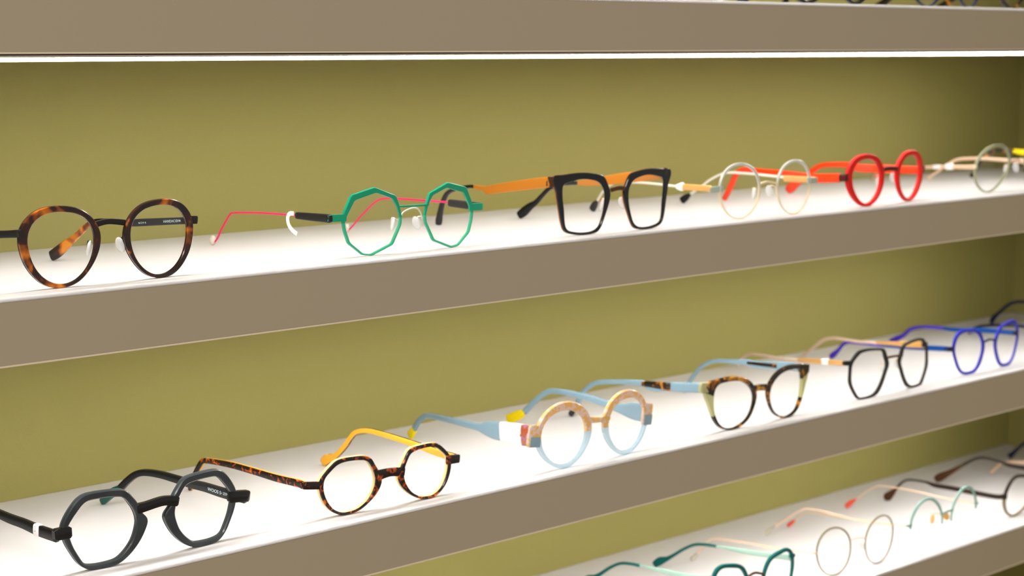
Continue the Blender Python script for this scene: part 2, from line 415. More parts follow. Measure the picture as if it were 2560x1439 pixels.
def glasses(key, spec, label, loc=None, yaw=None, group=None, data=None):
    d = data or DATA[key]
    loc = loc or d['loc']; yaw = d['yaw'] if yaw is None else yaw
    root = empty('eyeglasses', loc, yaw); tag(root, label, 'eyeglasses', group)
    dep = spec['dep']; bev = spec.get('bev', .45)
    N = len(d['o'])
    for side in (-1, 1):
        O, I = outline(d, side)
        arc = None
        if spec.get('half'):
            # only the brow half is rimmed
            lo, hi = spec['half']; ks = [k for k in range(N) if lo <= -math.pi+2*math.pi*k/N < hi]; arc = ks
        fd = spec.get('front', dep)
        if spec.get('zones'):
            Tk = [-math.pi+2*math.pi*k/N for k in range(N)]; r0 = None
            for nm, lo, hi, mn in spec['zones']:
                ks = sorted([k for k in range(N) if lo <= Tk[k] < hi or lo <= Tk[k]+2*math.pi < hi], key=lambda k: Tk[k] if lo <= Tk[k] < hi else Tk[k]+2*math.pi)
                q = ring(nm, O, I, 0, fd, bev, M[mn], r0 or root, ks)
                r0 = r0 or q
        elif spec.get('upper'):      # brow colour over lower colour
            lo, hi = spec['upper']; Tk = [-math.pi+2*math.pi*k/N for k in range(N)]
            up = [k for k in range(N) if lo <= Tk[k] < hi]; dn = [k for k in range(N) if k > up[-1]]+[k for k in range(N) if k < up[0]]
            r0 = ring('rim', O, I, 0, fd, bev, M[spec['rim']], root, up)
            ring('lower_rim', O, I, 0, fd, bev, M[spec['lower']], r0, dn)
        else:
            r0 = ring('rim', O, I, 0, fd, bev, M[spec['rim']], root, arc)
        if spec.get('back'):
            g = spec.get('backgrow', 0)
            I2 = [(i[0]+(o[0]-i[0])*spec.get('backin', 0), i[1]+(o[1]-i[1])*spec.get('backin', 0)) for o, i in zip(O, I)]
            ring('back_rim', O, I2, fd, dep, bev, M[spec['back']], r0)
        if spec.get('lens', True): lens(I, dep*.5, root)
        # end pieces with a return to the hinge
        tb = d['tabL' if side < 0 else 'tabR']
        a, b = tb[0], tb[1]
        td = spec.get('tabd', max(dep, 3.0)); yo = td/2-spec.get('tabfwd', 0)
        path = [(a[0]-side*spec.get('tabin', .6), fy(a[0])+yo, a[1], a[2]), ((a[0]+b[0])/2, fy((a[0]+b[0])/2)+yo, (a[1]+b[1])/2, (a[2]+b[2])/2), (b[0]-side*.6, fy(b[0])+yo, b[1], b[2])]
        tabm = spec.get('tab_left' if side < 0 else 'tab', spec['tab'])
        ep = sweep('end_piece', path, td, M[tabm], root, (0, 1, 0), e=.12, sm=3)
        if spec.get('tab_lower'):
            sweep('end_piece_lower', [(q[0], q[1], q[2]-q[3]*.27, q[3]*.5) for q in path], td+.3, M[spec['tab_lower']], ep, (0, 1, 0), e=.12, sm=3)
        temple(d, side, root, spec, d)
        if 'pads' in d and spec.get('pads', True):
            px, pz = d['pads'][0 if side < 0 else 1]
            pd = blob('nose_pad', (px, fy(px)+5.2, pz), (1.5, 3.0, 4.8), M[spec.get('padm', 'silicone')], root, (math.radians(-12), math.radians(-side*14), math.radians(side*28)))
            # arm from the rim
            rx = side*(d['half']-max(d['i'])*.97); pts = [(rx, fy(rx)+dep*.8, pz+3, .9), ((rx+px)/2+side*.4, 6.6, pz+4.2, .9), (px+side*.9, fy(px)+5.6, pz+.3, .9)]
            sweep('pad_arm', pts, .9, M[spec.get('arm', spec['bridge'])], pd, (0, .8, .6), e=1, sm=5)
    br = d['bridge']; bd = spec.get('bdep', dep*.8)
    pts = []
    for k, (x, z, h) in enumerate(br):
        if k == 0: x -= spec.get('bin', .8)
        if k == len(br)-1: x += spec.get('bin', .8)
        pts.append((x, fy(x)+spec.get('by', 0)+bd/2, z, h))
    sweep('bridge', pts, bd, M[spec['bridge']], root, (0, 1, 0), e=spec.get('bsec', .45), sm=6)
    if 'saddle' in d:
        sweep('saddle_bridge', [(x, fy(x)+3.2, z, 1.0) for x, z, h in d['saddle']], 1.0, M['silver'], root, (0, 1, 0), e=1, sm=6)
    return root

# ------------------------------------------------------------------ measured shapes, millimetres, in each pair's own frame
DATA = {
 'tortoise_round': {"loc":[0.5469,0.0154,-0.1376],"yaw":-0.0038,"half":32.48,"cz":23.56,"o":[24.53,24.28,24.08,23.91,23.77,23.66,23.56,23.47,23.4,23.36,23.35,23.37,23.42,23.49,23.58,23.67,23.75,23.81,23.85,23.85,23.82,23.76,23.69,23.61,23.53,23.46,23.4,23.33,23.27,23.2,23.11,23.0,22.87,22.73,22.59,22.47,22.38,22.33,22.32,22.36,22.44,22.57,22.74,22.94,23.18,23.46,23.77,24.09,24.41,24.71,24.96,25.15,25.26,25.31,25.3,25.25,25.18,25.09,25.0,24.9,24.79,24.67,24.52,24.37,24.2,24.02,23.85,23.68,23.55,23.44,23.38,23.37,23.42,23.53,23.7,23.93,24.2,24.49,24.8,25.1,25.39,25.64,25.86,26.05,26.21,26.35,26.46,26.54,26.56,26.51,26.37,26.15,25.86,25.52,25.17,24.83],"i":[19.82,19.64,19.49,19.39,19.33,19.3,19.32,19.36,19.42,19.51,19.61,19.73,19.86,20.0,20.15,20.3,20.46,20.61,20.75,20.89,21.01,21.12,21.21,21.29,21.33,21.35,21.35,21.31,21.24,21.14,21.02,20.89,20.75,20.61,20.49,20.37,20.27,20.19,20.11,20.05,20.01,19.98,19.97,19.97,20.0,20.06,20.14,20.24,20.36,20.51,20.67,20.85,21.03,21.2,21.36,21.5,21.6,21.65,21.66,21.62,21.53,21.4,21.24,21.05,20.86,20.66,20.47,20.3,20.16,20.07,20.01,20.01,20.05,20.13,20.24,20.38,20.55,20.72,20.91,21.1,21.29,21.46,21.62,21.75,21.83,21.87,21.86,21.8,21.68,21.52,21.31,21.07,20.82,20.55,20.29,20.04],"bridge":[[-9.31,34.67,3.58],[-1.78,36.02,3.37],[8.51,34.62,3.62]],"tabL":[[-55.12,32.19,5.61],[-57.43,32.06,5.32]],"tabR":[[56.45,32.96,4.82],[61.11,32.61,4.83]],"pads":[[-13.1,20.9],[7.7,21.4]],"TL":"mirror","TR":[[60.9,4.9,32.4,4.73],[58.0,15.8,31.4,4.39],[53.1,34.0,29.8,4.61],[48.2,52.5,28.1,4.66],[47.3,55.8,27.6,3.11],[45.6,62.3,28.0,3.12],[42.3,74.7,28.0,3.14],[39.6,84.7,27.1,3.28],[37.8,91.5,24.0,3.48],[36.0,98.5,18.6,3.81],[34.1,105.5,13.7,4.78],[32.7,110.8,10.1,6.4],[30.8,118.0,5.2,7.39],[29.5,122.8,2.6,6.76]],"right_materials":[["temple",0,4],["temple_tip",4,13]]},
 'green_octagon': {"loc":[0.7774,0.0176,-0.1376],"yaw":-0.0124,"half":33.24,"cz":22.46,"o":[23.35,23.16,23.08,23.07,23.02,22.94,22.95,23.06,23.32,23.53,23.34,22.96,22.68,22.52,22.47,22.5,22.62,22.89,23.14,23.05,22.78,22.59,22.56,22.51,22.2,21.74,21.38,21.13,20.97,20.9,20.92,21.03,21.23,21.52,21.94,22.46,22.71,22.47,22.14,21.97,21.89,21.92,22.03,22.24,22.57,22.97,23.22,23.28,23.39,23.49,23.36,23.22,23.22,23.32,23.45,23.56,23.74,24.06,24.48,24.52,23.9,23.18,22.67,22.27,21.98,21.78,21.68,21.67,21.74,21.92,22.25,22.48,22.27,21.93,21.73,21.63,21.63,21.71,21.88,22.16,22.53,23.02,23.7,24.31,24.31,23.89,23.54,23.33,23.21,23.2,23.31,23.45,23.42,23.34,23.39,23.46],"i":[21.61,21.45,21.38,21.37,21.29,21.21,21.23,21.35,21.59,21.84,21.8,21.52,21.28,21.16,21.14,21.2,21.35,21.63,21.89,21.85,21.62,21.5,21.44,21.19,20.71,20.24,19.91,19.67,19.51,19.44,19.45,19.56,19.74,20.01,20.41,20.83,20.91,20.64,20.38,20.25,20.21,20.25,20.38,20.6,20.92,21.34,21.66,21.75,21.88,21.99,21.84,21.62,21.55,21.56,21.51,21.32,21.15,21.1,21.18,21.2,20.82,20.23,19.73,19.35,19.05,18.85,18.73,18.69,18.75,18.88,18.84,18.49,18.11,17.86,17.7,17.6,17.57,17.62,17.76,17.97,18.26,18.64,19.14,19.73,20.03,19.86,19.63,19.54,19.52,19.59,19.75,20.0,20.33,20.69,21.14,21.56],"bridge":[[-11.24,31.13,1.34],[0.74,30.89,1.35],[12.85,30.79,1.36]],"saddle":[[-9.74,21.66,1.03],[-6.46,26.63,1.03],[0.72,28.98,1.04],[5.93,28.49,1.04],[9.07,25.25,1.04],[10.1,21.56,1.04]],"tabL":[[-54.75,26.11,4.79],[-67.0,26.33,4.91]],"tabR":[[54.58,26.44,5.09],[67.11,26.07,4.96]],"pads":[[-13.7,19.2],[6.8,18.6]],"TL":[[-66.9,4.4,26.2,5.69],[-68.4,19.7,26.2,5.27],[-70.0,36.1,26.4,4.54],[-70.1,36.4,26.4,1.17],[-73.3,69.2,26.7,1.2],[-76.3,100.0,26.1,1.22],[-76.7,104.4,25.0,1.22],[-77.0,107.7,22.0,1.22],[-77.7,114.3,14.6,1.23],[-78.1,118.9,8.5,1.23],[-78.6,124.2,4.2,1.23]],"left_materials":[["temple_sleeve",0,2],["temple",3,10]],"TR":[[66.9,6.0,26.1,5.47],[64.7,17.2,26.5,5.5],[61.8,31.7,27.4,5.2],[61.7,31.9,27.7,1.26],[58.6,47.5,28.1,1.27],[52.0,80.7,29.1,1.29],[49.6,92.8,28.8,1.29],[48.3,99.5,26.3,1.3],[45.8,111.9,16.9,1.31],[44.0,121.0,8.9,1.31],[42.9,126.8,4.6,1.32]],"right_materials":[["temple_sleeve",0,2],["temple",3,10]]},
 'black_square': {"loc":[0.9693,0.011,-0.1376],"yaw":-0.0528,"half":32.97,"cz":22.83,"o":[22.07,21.82,21.67,21.62,21.67,21.81,22.05,22.38,22.79,23.27,23.84,24.45,24.98,25.28,25.25,24.95,24.52,24.09,23.73,23.43,23.2,23.02,22.9,22.83,22.83,22.88,23.0,23.19,23.45,23.78,24.18,24.63,25.05,25.32,25.31,25.06,24.67,24.27,23.9,23.59,23.37,23.26,23.25,23.34,23.54,23.84,24.22,24.66,25.13,25.64,26.17,26.69,27.05,27.19,27.15,27.1,27.13,27.27,27.46,27.57,27.42,26.9,26.15,25.37,24.71,24.17,23.73,23.38,23.11,22.92,22.8,22.76,22.79,22.89,23.05,23.29,23.61,24.01,24.51,25.12,25.86,26.73,27.8,29.21,31.04,32.89,33.86,33.13,30.83,28.1,26.05,24.89,24.16,23.52,22.92,22.43],"i":[17.92,17.78,17.72,17.77,17.92,18.18,18.55,19.02,19.59,20.23,20.96,21.73,22.42,22.88,22.98,22.77,22.39,22.0,21.67,21.4,21.19,21.04,20.94,20.9,20.91,20.98,21.12,21.31,21.55,21.84,22.14,22.44,22.7,22.87,22.92,22.8,22.53,22.17,21.79,21.44,21.15,20.92,20.76,20.65,20.6,20.6,20.65,20.75,20.89,21.07,21.29,21.54,21.8,22.01,22.14,22.17,22.13,22.02,21.85,21.6,21.25,20.8,20.3,19.82,19.4,19.03,18.74,18.5,18.32,18.19,18.11,18.07,18.06,18.09,18.15,18.24,18.37,18.55,18.78,19.08,19.46,19.94,20.52,21.22,21.99,22.61,22.76,22.36,21.64,20.91,20.28,19.75,19.27,18.84,18.46,18.15],"bridge":[[-4.87,31.64,3.32],[2.44,32.75,3.33],[9.96,31.24,3.34]],"tabL":[[-59.98,40.03,7.53],[-64.69,40.22,7.52]],"tabR":[[52.46,41.41,7.95],[56.13,41.21,7.59]],"pads":[[-10.5,21.3],[9.9,20.9]],"TL":[[-64.7,3.6,40.0,7.75],[-65.1,19.4,38.0,7.82],[-66.0,52.1,33.4,7.01],[-66.5,70.0,30.8,6.33],[-66.6,74.5,31.7,3.74],[-66.9,86.0,32.7,2.71],[-67.1,91.5,32.5,2.71],[-67.5,106.8,29.9,2.89],[-67.8,116.7,26.3,3.21],[-67.9,122.3,19.3,3.68],[-68.0,125.3,11.8,4.62],[-68.0,127.1,5.4,6.32],[-68.1,127.5,2.7,5.4]],"left_materials":[["temple",0,5],["temple_tip",5,12]],"TR":[[55.9,4.3,40.3,7.61],[51.0,18.7,38.6,7.65],[46.9,30.9,37.0,8.3],[41.3,47.3,34.4,7.74],[35.7,63.9,31.8,5.45],[31.4,76.5,30.9,3.13],[27.1,89.2,29.6,2.99],[24.2,97.8,26.8,3.16],[23.0,101.2,24.7,3.32],[21.3,106.4,19.7,3.65],[19.5,111.6,14.3,4.37],[17.7,116.8,10.9,5.97],[16.0,122.0,6.6,7.34],[14.6,126.0,3.6,6.4]],"right_materials":[["temple",0,5],["temple_tip",5,13]]},
 'silver_round': {"loc":[1.1464,0.0101,-0.1376],"yaw":-0.0766,"half":31.55,"cz":22.05,"o":[21.94,21.79,21.67,21.56,21.48,21.41,21.37,21.35,21.35,21.37,21.41,21.46,21.53,21.6,21.68,21.75,21.83,21.89,21.95,21.99,22.03,22.05,22.06,22.06,22.05,22.03,22.0,21.97,21.93,21.88,21.83,21.78,21.73,21.67,21.62,21.57,21.52,21.48,21.45,21.42,21.41,21.4,21.42,21.44,21.48,21.54,21.61,21.7,21.8,21.92,22.04,22.17,22.3,22.43,22.55,22.66,22.76,22.83,22.89,22.93,22.94,22.94,22.92,22.89,22.85,22.8,22.76,22.72,22.69,22.68,22.68,22.7,22.74,22.79,22.86,22.94,23.02,23.11,23.2,23.27,23.34,23.39,23.43,23.44,23.43,23.4,23.34,23.26,23.15,23.03,22.89,22.74,22.58,22.41,22.25,22.09],"i":[20.36,20.27,20.2,20.15,20.11,20.1,20.11,20.14,20.19,20.26,20.35,20.41,20.48,20.55,20.62,20.7,20.77,20.84,20.9,20.94,20.98,21.0,21.01,21.01,21.0,20.98,20.95,20.91,20.87,20.83,20.78,20.73,20.67,20.62,20.57,20.52,20.47,20.43,20.38,20.31,20.25,20.2,20.16,20.13,20.12,20.12,20.14,20.18,20.23,20.29,20.35,20.43,20.51,20.58,20.65,20.71,20.76,20.79,20.8,20.82,20.84,20.83,20.81,20.78,20.74,20.7,20.65,20.61,20.59,20.57,20.58,20.6,20.63,20.69,20.76,20.83,20.92,21.01,21.09,21.17,21.24,21.29,21.32,21.34,21.33,21.29,21.25,21.21,21.15,21.08,20.99,20.89,20.78,20.67,20.56,20.45],"bridge":[[-10.02,26.68,1.93],[-1.43,28.13,2.1],[9.32,26.16,1.94]],"tabL":[[-50.58,24.92,4.73],[-62.47,24.63,4.71]],"tabR":[[51.56,26.45,4.95],[63.04,26.49,4.56]],"pads":[[-12.2,19.2],[5.9,20.3]],"TL":[[-62.5,4.3,25.4,4.88],[-65.2,22.1,25.5,4.92],[-67.3,35.6,25.5,4.79],[-67.3,35.8,25.5,2.08],[-69.8,51.7,26.3,1.93],[-73.4,75.8,27.1,1.79],[-76.6,96.6,26.2,1.81],[-77.9,104.9,23.9,1.81],[-79.1,112.3,18.6,1.99],[-80.0,118.6,10.3,2.16],[-80.4,121.2,7.3,5.82],[-80.8,123.8,3.3,6.0]],"left_materials":[["temple_sleeve",0,2],["temple",3,9],["temple_tip",9,11]],"TR":[[62.8,5.3,26.6,5.15],[59.9,18.6,26.4,5.18],[56.6,33.0,26.4,5.04],[56.6,33.2,27.2,2.19],[51.5,56.1,28.7,2.04],[45.9,81.2,29.5,2.06],[43.3,92.8,28.1,2.07],[40.6,104.6,22.6,2.08],[38.9,112.5,17.0,2.09],[36.2,124.4,9.4,2.27],[35.3,128.4,6.6,5.78],[34.4,132.4,3.7,6.31]],"right_materials":[["temple_sleeve",0,2],["temple",3,9],["temple_tip",9,11]]},
 'red_round': {"loc":[1.3173,0.0116,-0.1376],"yaw":0.0797,"half":37.37,"cz":22.65,"o":[26.24,25.9,25.53,25.15,24.75,24.37,24.0,23.66,23.35,23.08,22.84,22.65,22.5,22.38,22.29,22.24,22.21,22.21,22.23,22.26,22.31,22.37,22.44,22.52,22.61,22.7,22.8,22.9,23.0,23.11,23.22,23.33,23.44,23.56,23.69,23.82,23.97,24.14,24.32,24.52,24.73,24.97,25.22,25.48,25.75,26.02,26.27,26.51,26.71,26.88,27.0,27.06,27.07,27.02,26.91,26.74,26.51,26.24,25.93,25.59,25.23,24.86,24.49,24.14,23.81,23.5,23.23,23.0,22.81,22.67,22.58,22.54,22.55,22.6,22.71,22.86,23.05,23.29,23.56,23.87,24.2,24.55,24.92,25.29,25.66,26.0,26.32,26.6,26.82,26.99,27.1,27.13,27.09,26.97,26.79,26.54],"i":[19.71,19.5,19.3,19.1,18.91,18.74,18.6,18.48,18.4,18.34,18.31,18.31,18.34,18.4,18.48,18.58,18.71,18.85,19.0,19.17,19.33,19.5,19.66,19.82,19.96,20.1,20.21,20.31,20.4,20.47,20.54,20.59,20.64,20.69,20.74,20.79,20.85,20.92,20.99,21.08,21.17,21.26,21.36,21.45,21.54,21.63,21.7,21.76,21.8,21.82,21.82,21.8,21.74,21.66,21.55,21.41,21.24,21.04,20.83,20.59,20.33,20.07,19.8,19.53,19.28,19.03,18.81,18.62,18.46,18.33,18.25,18.2,18.2,18.24,18.32,18.44,18.59,18.76,18.96,19.18,19.4,19.62,19.84,20.04,20.23,20.38,20.51,20.59,20.64,20.64,20.61,20.53,20.42,20.28,20.11,19.92],"bridge":[[-12.87,30.52,3.9],[-0.57,30.95,3.92],[12.04,29.68,3.94]],"tabL":[[-59.61,25.95,6.78],[-66.13,26.26,6.34]],"tabR":[[60.78,26.57,6.73],[68.01,26.33,6.3]],"pads":[[-13.4,21.6],[12.8,21.9]],"TL":[[-66.1,4.6,26.0,6.43],[-66.3,9.8,25.7,6.45],[-66.3,10.0,25.7,7.81],[-67.1,33.9,24.4,7.71],[-67.3,39.8,25.6,5.15],[-68.0,62.8,27.7,4.51],[-68.8,88.2,28.8,4.38],[-69.3,102.7,29.7,4.58],[-69.5,110.0,28.9,4.86],[-69.7,115.1,24.3,5.14],[-69.9,120.2,14.3,5.33],[-70.1,126.3,4.1,4.64]],"left_materials":[["temple_sleeve",0,1],["temple",2,11]],"TR":[[67.7,6.4,25.8,7.04],[63.2,25.7,25.6,7.44],[59.2,42.9,25.9,7.48],[54.7,62.2,25.9,7.34],[52.5,71.5,28.2,5.52],[49.1,86.4,28.3,4.8],[46.4,97.6,27.1,4.82],[44.7,105.1,22.9,5.11],[43.4,110.7,17.6,5.12],[41.4,119.1,10.7,5.6],[39.8,126.2,5.8,9.36],[39.1,129.0,2.8,6.56]],"right_materials":[["temple",0,11]]},
 'clear_green_round': {"loc":[1.5357,0.0176,-0.1376],"yaw":0.0162,"half":41.08,"cz":22.4,"o":[27.51,27.71,27.86,27.94,27.96,27.94,27.86,27.73,27.57,27.37,27.14,26.87,26.57,26.24,25.88,25.49,25.07,24.62,24.15,23.66,23.15,22.65,22.14,21.65,21.18,20.73,20.32,19.95,19.63,19.36,19.14,18.97,18.85,18.8,18.8,18.86,18.99,19.19,19.46,19.81,20.24,20.75,21.34,22.0,22.71,23.47,24.26,25.05,25.83,26.55,27.21,27.78,28.24,28.58,28.78,28.85,28.79,28.61,28.32,27.94,27.48,26.97,26.43,25.87,25.32,24.79,24.28,23.81,23.39,23.01,22.68,22.4,22.17,21.98,21.84,21.74,21.68,21.66,21.69,21.76,21.88,22.05,22.26,22.52,22.82,23.17,23.56,23.97,24.41,24.86,25.32,25.76,26.19,26.59,26.95,27.26],"i":[25.66,25.92,26.12,26.26,26.34,26.36,26.34,26.26,26.15,26.0,25.81,25.55,25.26,24.92,24.56,24.17,23.75,23.3,22.83,22.34,21.84,21.33,20.83,20.33,19.86,19.42,19.01,18.64,18.32,18.05,17.82,17.66,17.54,17.48,17.48,17.55,17.68,17.87,18.13,18.44,18.82,19.28,19.82,20.42,21.09,21.79,22.52,23.26,23.98,24.65,25.25,25.76,26.17,26.45,26.6,26.62,26.51,26.28,25.95,25.55,25.09,24.58,24.04,23.48,22.93,22.4,21.89,21.43,21.0,20.63,20.3,20.02,19.78,19.59,19.45,19.35,19.29,19.27,19.3,19.38,19.49,19.66,19.87,20.13,20.44,20.78,21.18,21.64,22.13,22.63,23.14,23.64,24.12,24.57,24.98,25.35],"bridge":[[-12.97,27.72,2.68],[-5.88,28.9,2.68],[2.17,27.94,2.69]],"tabL":[[-66.63,24.66,3.49],[-68.82,24.74,3.49]],"tabR":[[66.63,24.66,3.49],[68.82,24.74,3.49]],"pads":[[-15.0,20.4],[3.2,20.8]],"TL":[[-68.8,5.2,24.7,4.37],[-62.5,20.0,23.7,4.12],[-53.8,40.3,22.9,3.57],[-44.1,62.9,21.5,3.32],[-36.7,80.3,20.5,3.05],[-20.5,118.1,19.0,2.49],[-13.9,133.6,18.9,2.51],[-8.5,146.0,17.5,2.53],[-3.6,157.5,13.8,2.55],[0.4,166.9,7.4,2.88]],"left_materials":[["temple",0,9]],"TR":[[67.9,10.3,21.3,3.7],[64.2,31.5,23.9,3.73],[62.4,41.6,23.2,3.74],[57.9,67.1,24.6,3.46],[54.5,86.4,24.3,3.16],[52.5,98.1,23.0,3.05],[50.9,107.1,18.5,2.55],[48.8,118.7,10.0,2.56],[47.7,125.3,5.9,3.21],[47.2,127.9,3.6,5.14]],"right_materials":[["temple",0,9]]},
 'grey_hexagon': {"loc":[0.573,0.0184,-0.308],"yaw":-0.0041,"half":33.56,"cz":23.51,"o":[27.07,26.69,26.36,26.03,25.7,25.4,25.18,25.05,25.02,25.08,25.22,25.37,25.51,25.64,25.74,25.79,25.73,25.5,25.1,24.66,24.25,23.94,23.71,23.56,23.49,23.48,23.52,23.6,23.68,23.75,23.77,23.75,23.71,23.68,23.69,23.75,23.83,23.95,24.1,24.3,24.54,24.83,25.16,25.52,25.92,26.37,26.89,27.42,27.72,27.45,26.49,25.26,24.33,24.0,24.07,24.24,24.33,24.33,24.32,24.35,24.48,24.7,24.98,25.19,25.19,24.95,24.59,24.21,23.9,23.65,23.49,23.41,23.42,23.52,23.7,23.98,24.35,24.79,25.31,25.86,26.36,26.72,26.92,27.01,27.04,27.05,27.07,27.14,27.26,27.43,27.63,27.87,28.09,28.15,27.95,27.53],"i":[23.42,23.04,22.77,22.58,22.44,22.34,22.27,22.24,22.25,22.32,22.48,22.74,23.07,23.35,23.39,23.13,22.68,22.18,21.73,21.34,20.98,20.68,20.42,20.24,20.13,20.11,20.13,20.19,20.25,20.25,20.17,20.03,19.86,19.69,19.56,19.47,19.42,19.38,19.37,19.39,19.41,19.43,19.45,19.47,19.52,19.63,19.79,19.99,20.17,20.28,20.32,20.29,20.25,20.2,20.16,20.12,20.08,20.07,20.12,20.24,20.41,20.6,20.73,20.7,20.5,20.17,19.82,19.51,19.27,19.1,18.99,18.95,18.97,19.05,19.21,19.44,19.75,20.13,20.59,21.11,21.6,21.97,22.15,22.2,22.2,22.2,22.24,22.36,22.57,22.86,23.21,23.63,24.06,24.33,24.26,23.89],"bridge":[[-10.65,32.14,6.33],[-6.3,32.68,5.58],[5.53,33.84,5.62],[13.42,32.08,6.42]],"tabL":[[-57.62,25.36,7.07],[-64.95,24.98,6.85]],"tabR":[[58.04,26.58,7.27],[71.57,24.53,7.19]],"TL":"mirror","TR":[[71.5,5.9,23.2,7.02],[67.7,23.1,23.8,6.74],[64.3,38.4,25.4,6.11],[61.3,52.0,26.2,5.81],[58.2,65.8,27.7,5.16],[55.3,78.9,28.9,4.85],[52.4,92.2,28.7,4.6],[50.5,100.9,26.4,4.62],[48.7,108.8,21.3,4.78],[47.1,116.0,15.2,4.94],[45.4,123.8,11.2,6.03],[43.3,133.0,4.4,4.99]],"right_materials":[["temple",0,9],["temple_tip",9,11]]},
 'tortoise_yellow': {"loc":[0.752,0.0136,-0.308],"yaw":-0.0685,"half":30.52,"cz":19.44,"o":[23.64,23.44,23.26,23.07,22.87,22.69,22.55,22.41,22.27,22.12,21.96,21.79,21.62,21.44,21.27,21.11,20.96,20.81,20.62,20.39,20.12,19.82,19.54,19.29,19.1,18.96,18.87,18.82,18.79,18.77,18.75,18.75,18.76,18.81,18.89,19.03,19.22,19.46,19.77,20.13,20.53,20.97,21.44,21.93,22.44,22.95,23.39,23.69,23.76,23.61,23.31,22.96,22.63,22.35,22.1,21.9,21.78,21.78,21.93,22.17,22.37,22.4,22.21,21.83,21.35,20.86,20.41,20.03,19.71,19.47,19.3,19.2,19.18,19.24,19.37,19.56,19.8,20.08,20.4,20.73,21.01,21.18,21.26,21.31,21.42,21.61,21.86,22.16,22.51,22.93,23.43,23.94,24.31,24.41,24.23,23.92],"i":[20.81,20.67,20.5,20.33,20.17,20.05,19.94,19.85,19.78,19.74,19.71,19.68,19.6,19.49,19.34,19.18,19.03,18.89,18.72,18.5,18.24,17.97,17.73,17.54,17.42,17.33,17.26,17.19,17.12,17.05,17.0,16.96,16.96,16.99,17.04,17.11,17.19,17.26,17.33,17.4,17.49,17.61,17.75,17.93,18.12,18.31,18.5,18.67,18.79,18.85,18.87,18.85,18.83,18.81,18.79,18.78,18.78,18.83,18.94,19.08,19.17,19.13,18.92,18.58,18.19,17.8,17.46,17.17,16.94,16.77,16.65,16.59,16.58,16.63,16.73,16.87,17.05,17.27,17.51,17.76,18.01,18.22,18.4,18.55,18.69,18.87,19.12,19.44,19.83,20.24,20.63,20.91,21.05,21.06,21.0,20.92],"bridge":[[-9.01,22.97,7.34],[0.42,23.76,5.82],[11.05,22.26,6.64]],"tabL":[[-53.1,22.49,5.13],[-65.87,23.96,4.95]],"tabR":[[51.55,24.11,6.38],[62.75,23.25,5.77]],"TL":[[-65.9,4.8,23.6,5.11],[-66.4,8.7,24.3,4.97],[-69.7,31.6,24.3,4.73],[-73.0,55.1,25.3,4.33],[-76.5,79.2,26.0,4.08],[-79.7,101.6,25.3,3.65],[-80.6,108.6,24.1,3.66],[-81.3,113.2,19.7,3.52],[-82.2,119.2,11.4,3.37],[-82.7,122.7,5.0,3.38],[-82.8,123.8,2.0,2.42]],"left_materials":[["temple",0,10]],"TR":[[62.4,5.8,23.5,5.31],[58.1,23.5,25.5,4.87],[54.5,38.9,27.9,4.08],[50.7,54.5,30.1,3.78],[45.6,75.6,32.5,3.49],[43.0,86.4,32.6,3.34],[40.9,95.1,30.3,3.35],[39.6,100.6,25.3,3.37],[38.3,106.2,18.5,3.55],[36.1,115.2,10.3,4.24],[34.2,123.1,7.0,7.24],[33.3,127.1,3.8,5.98]],"right_materials":[["temple",0,11]]},
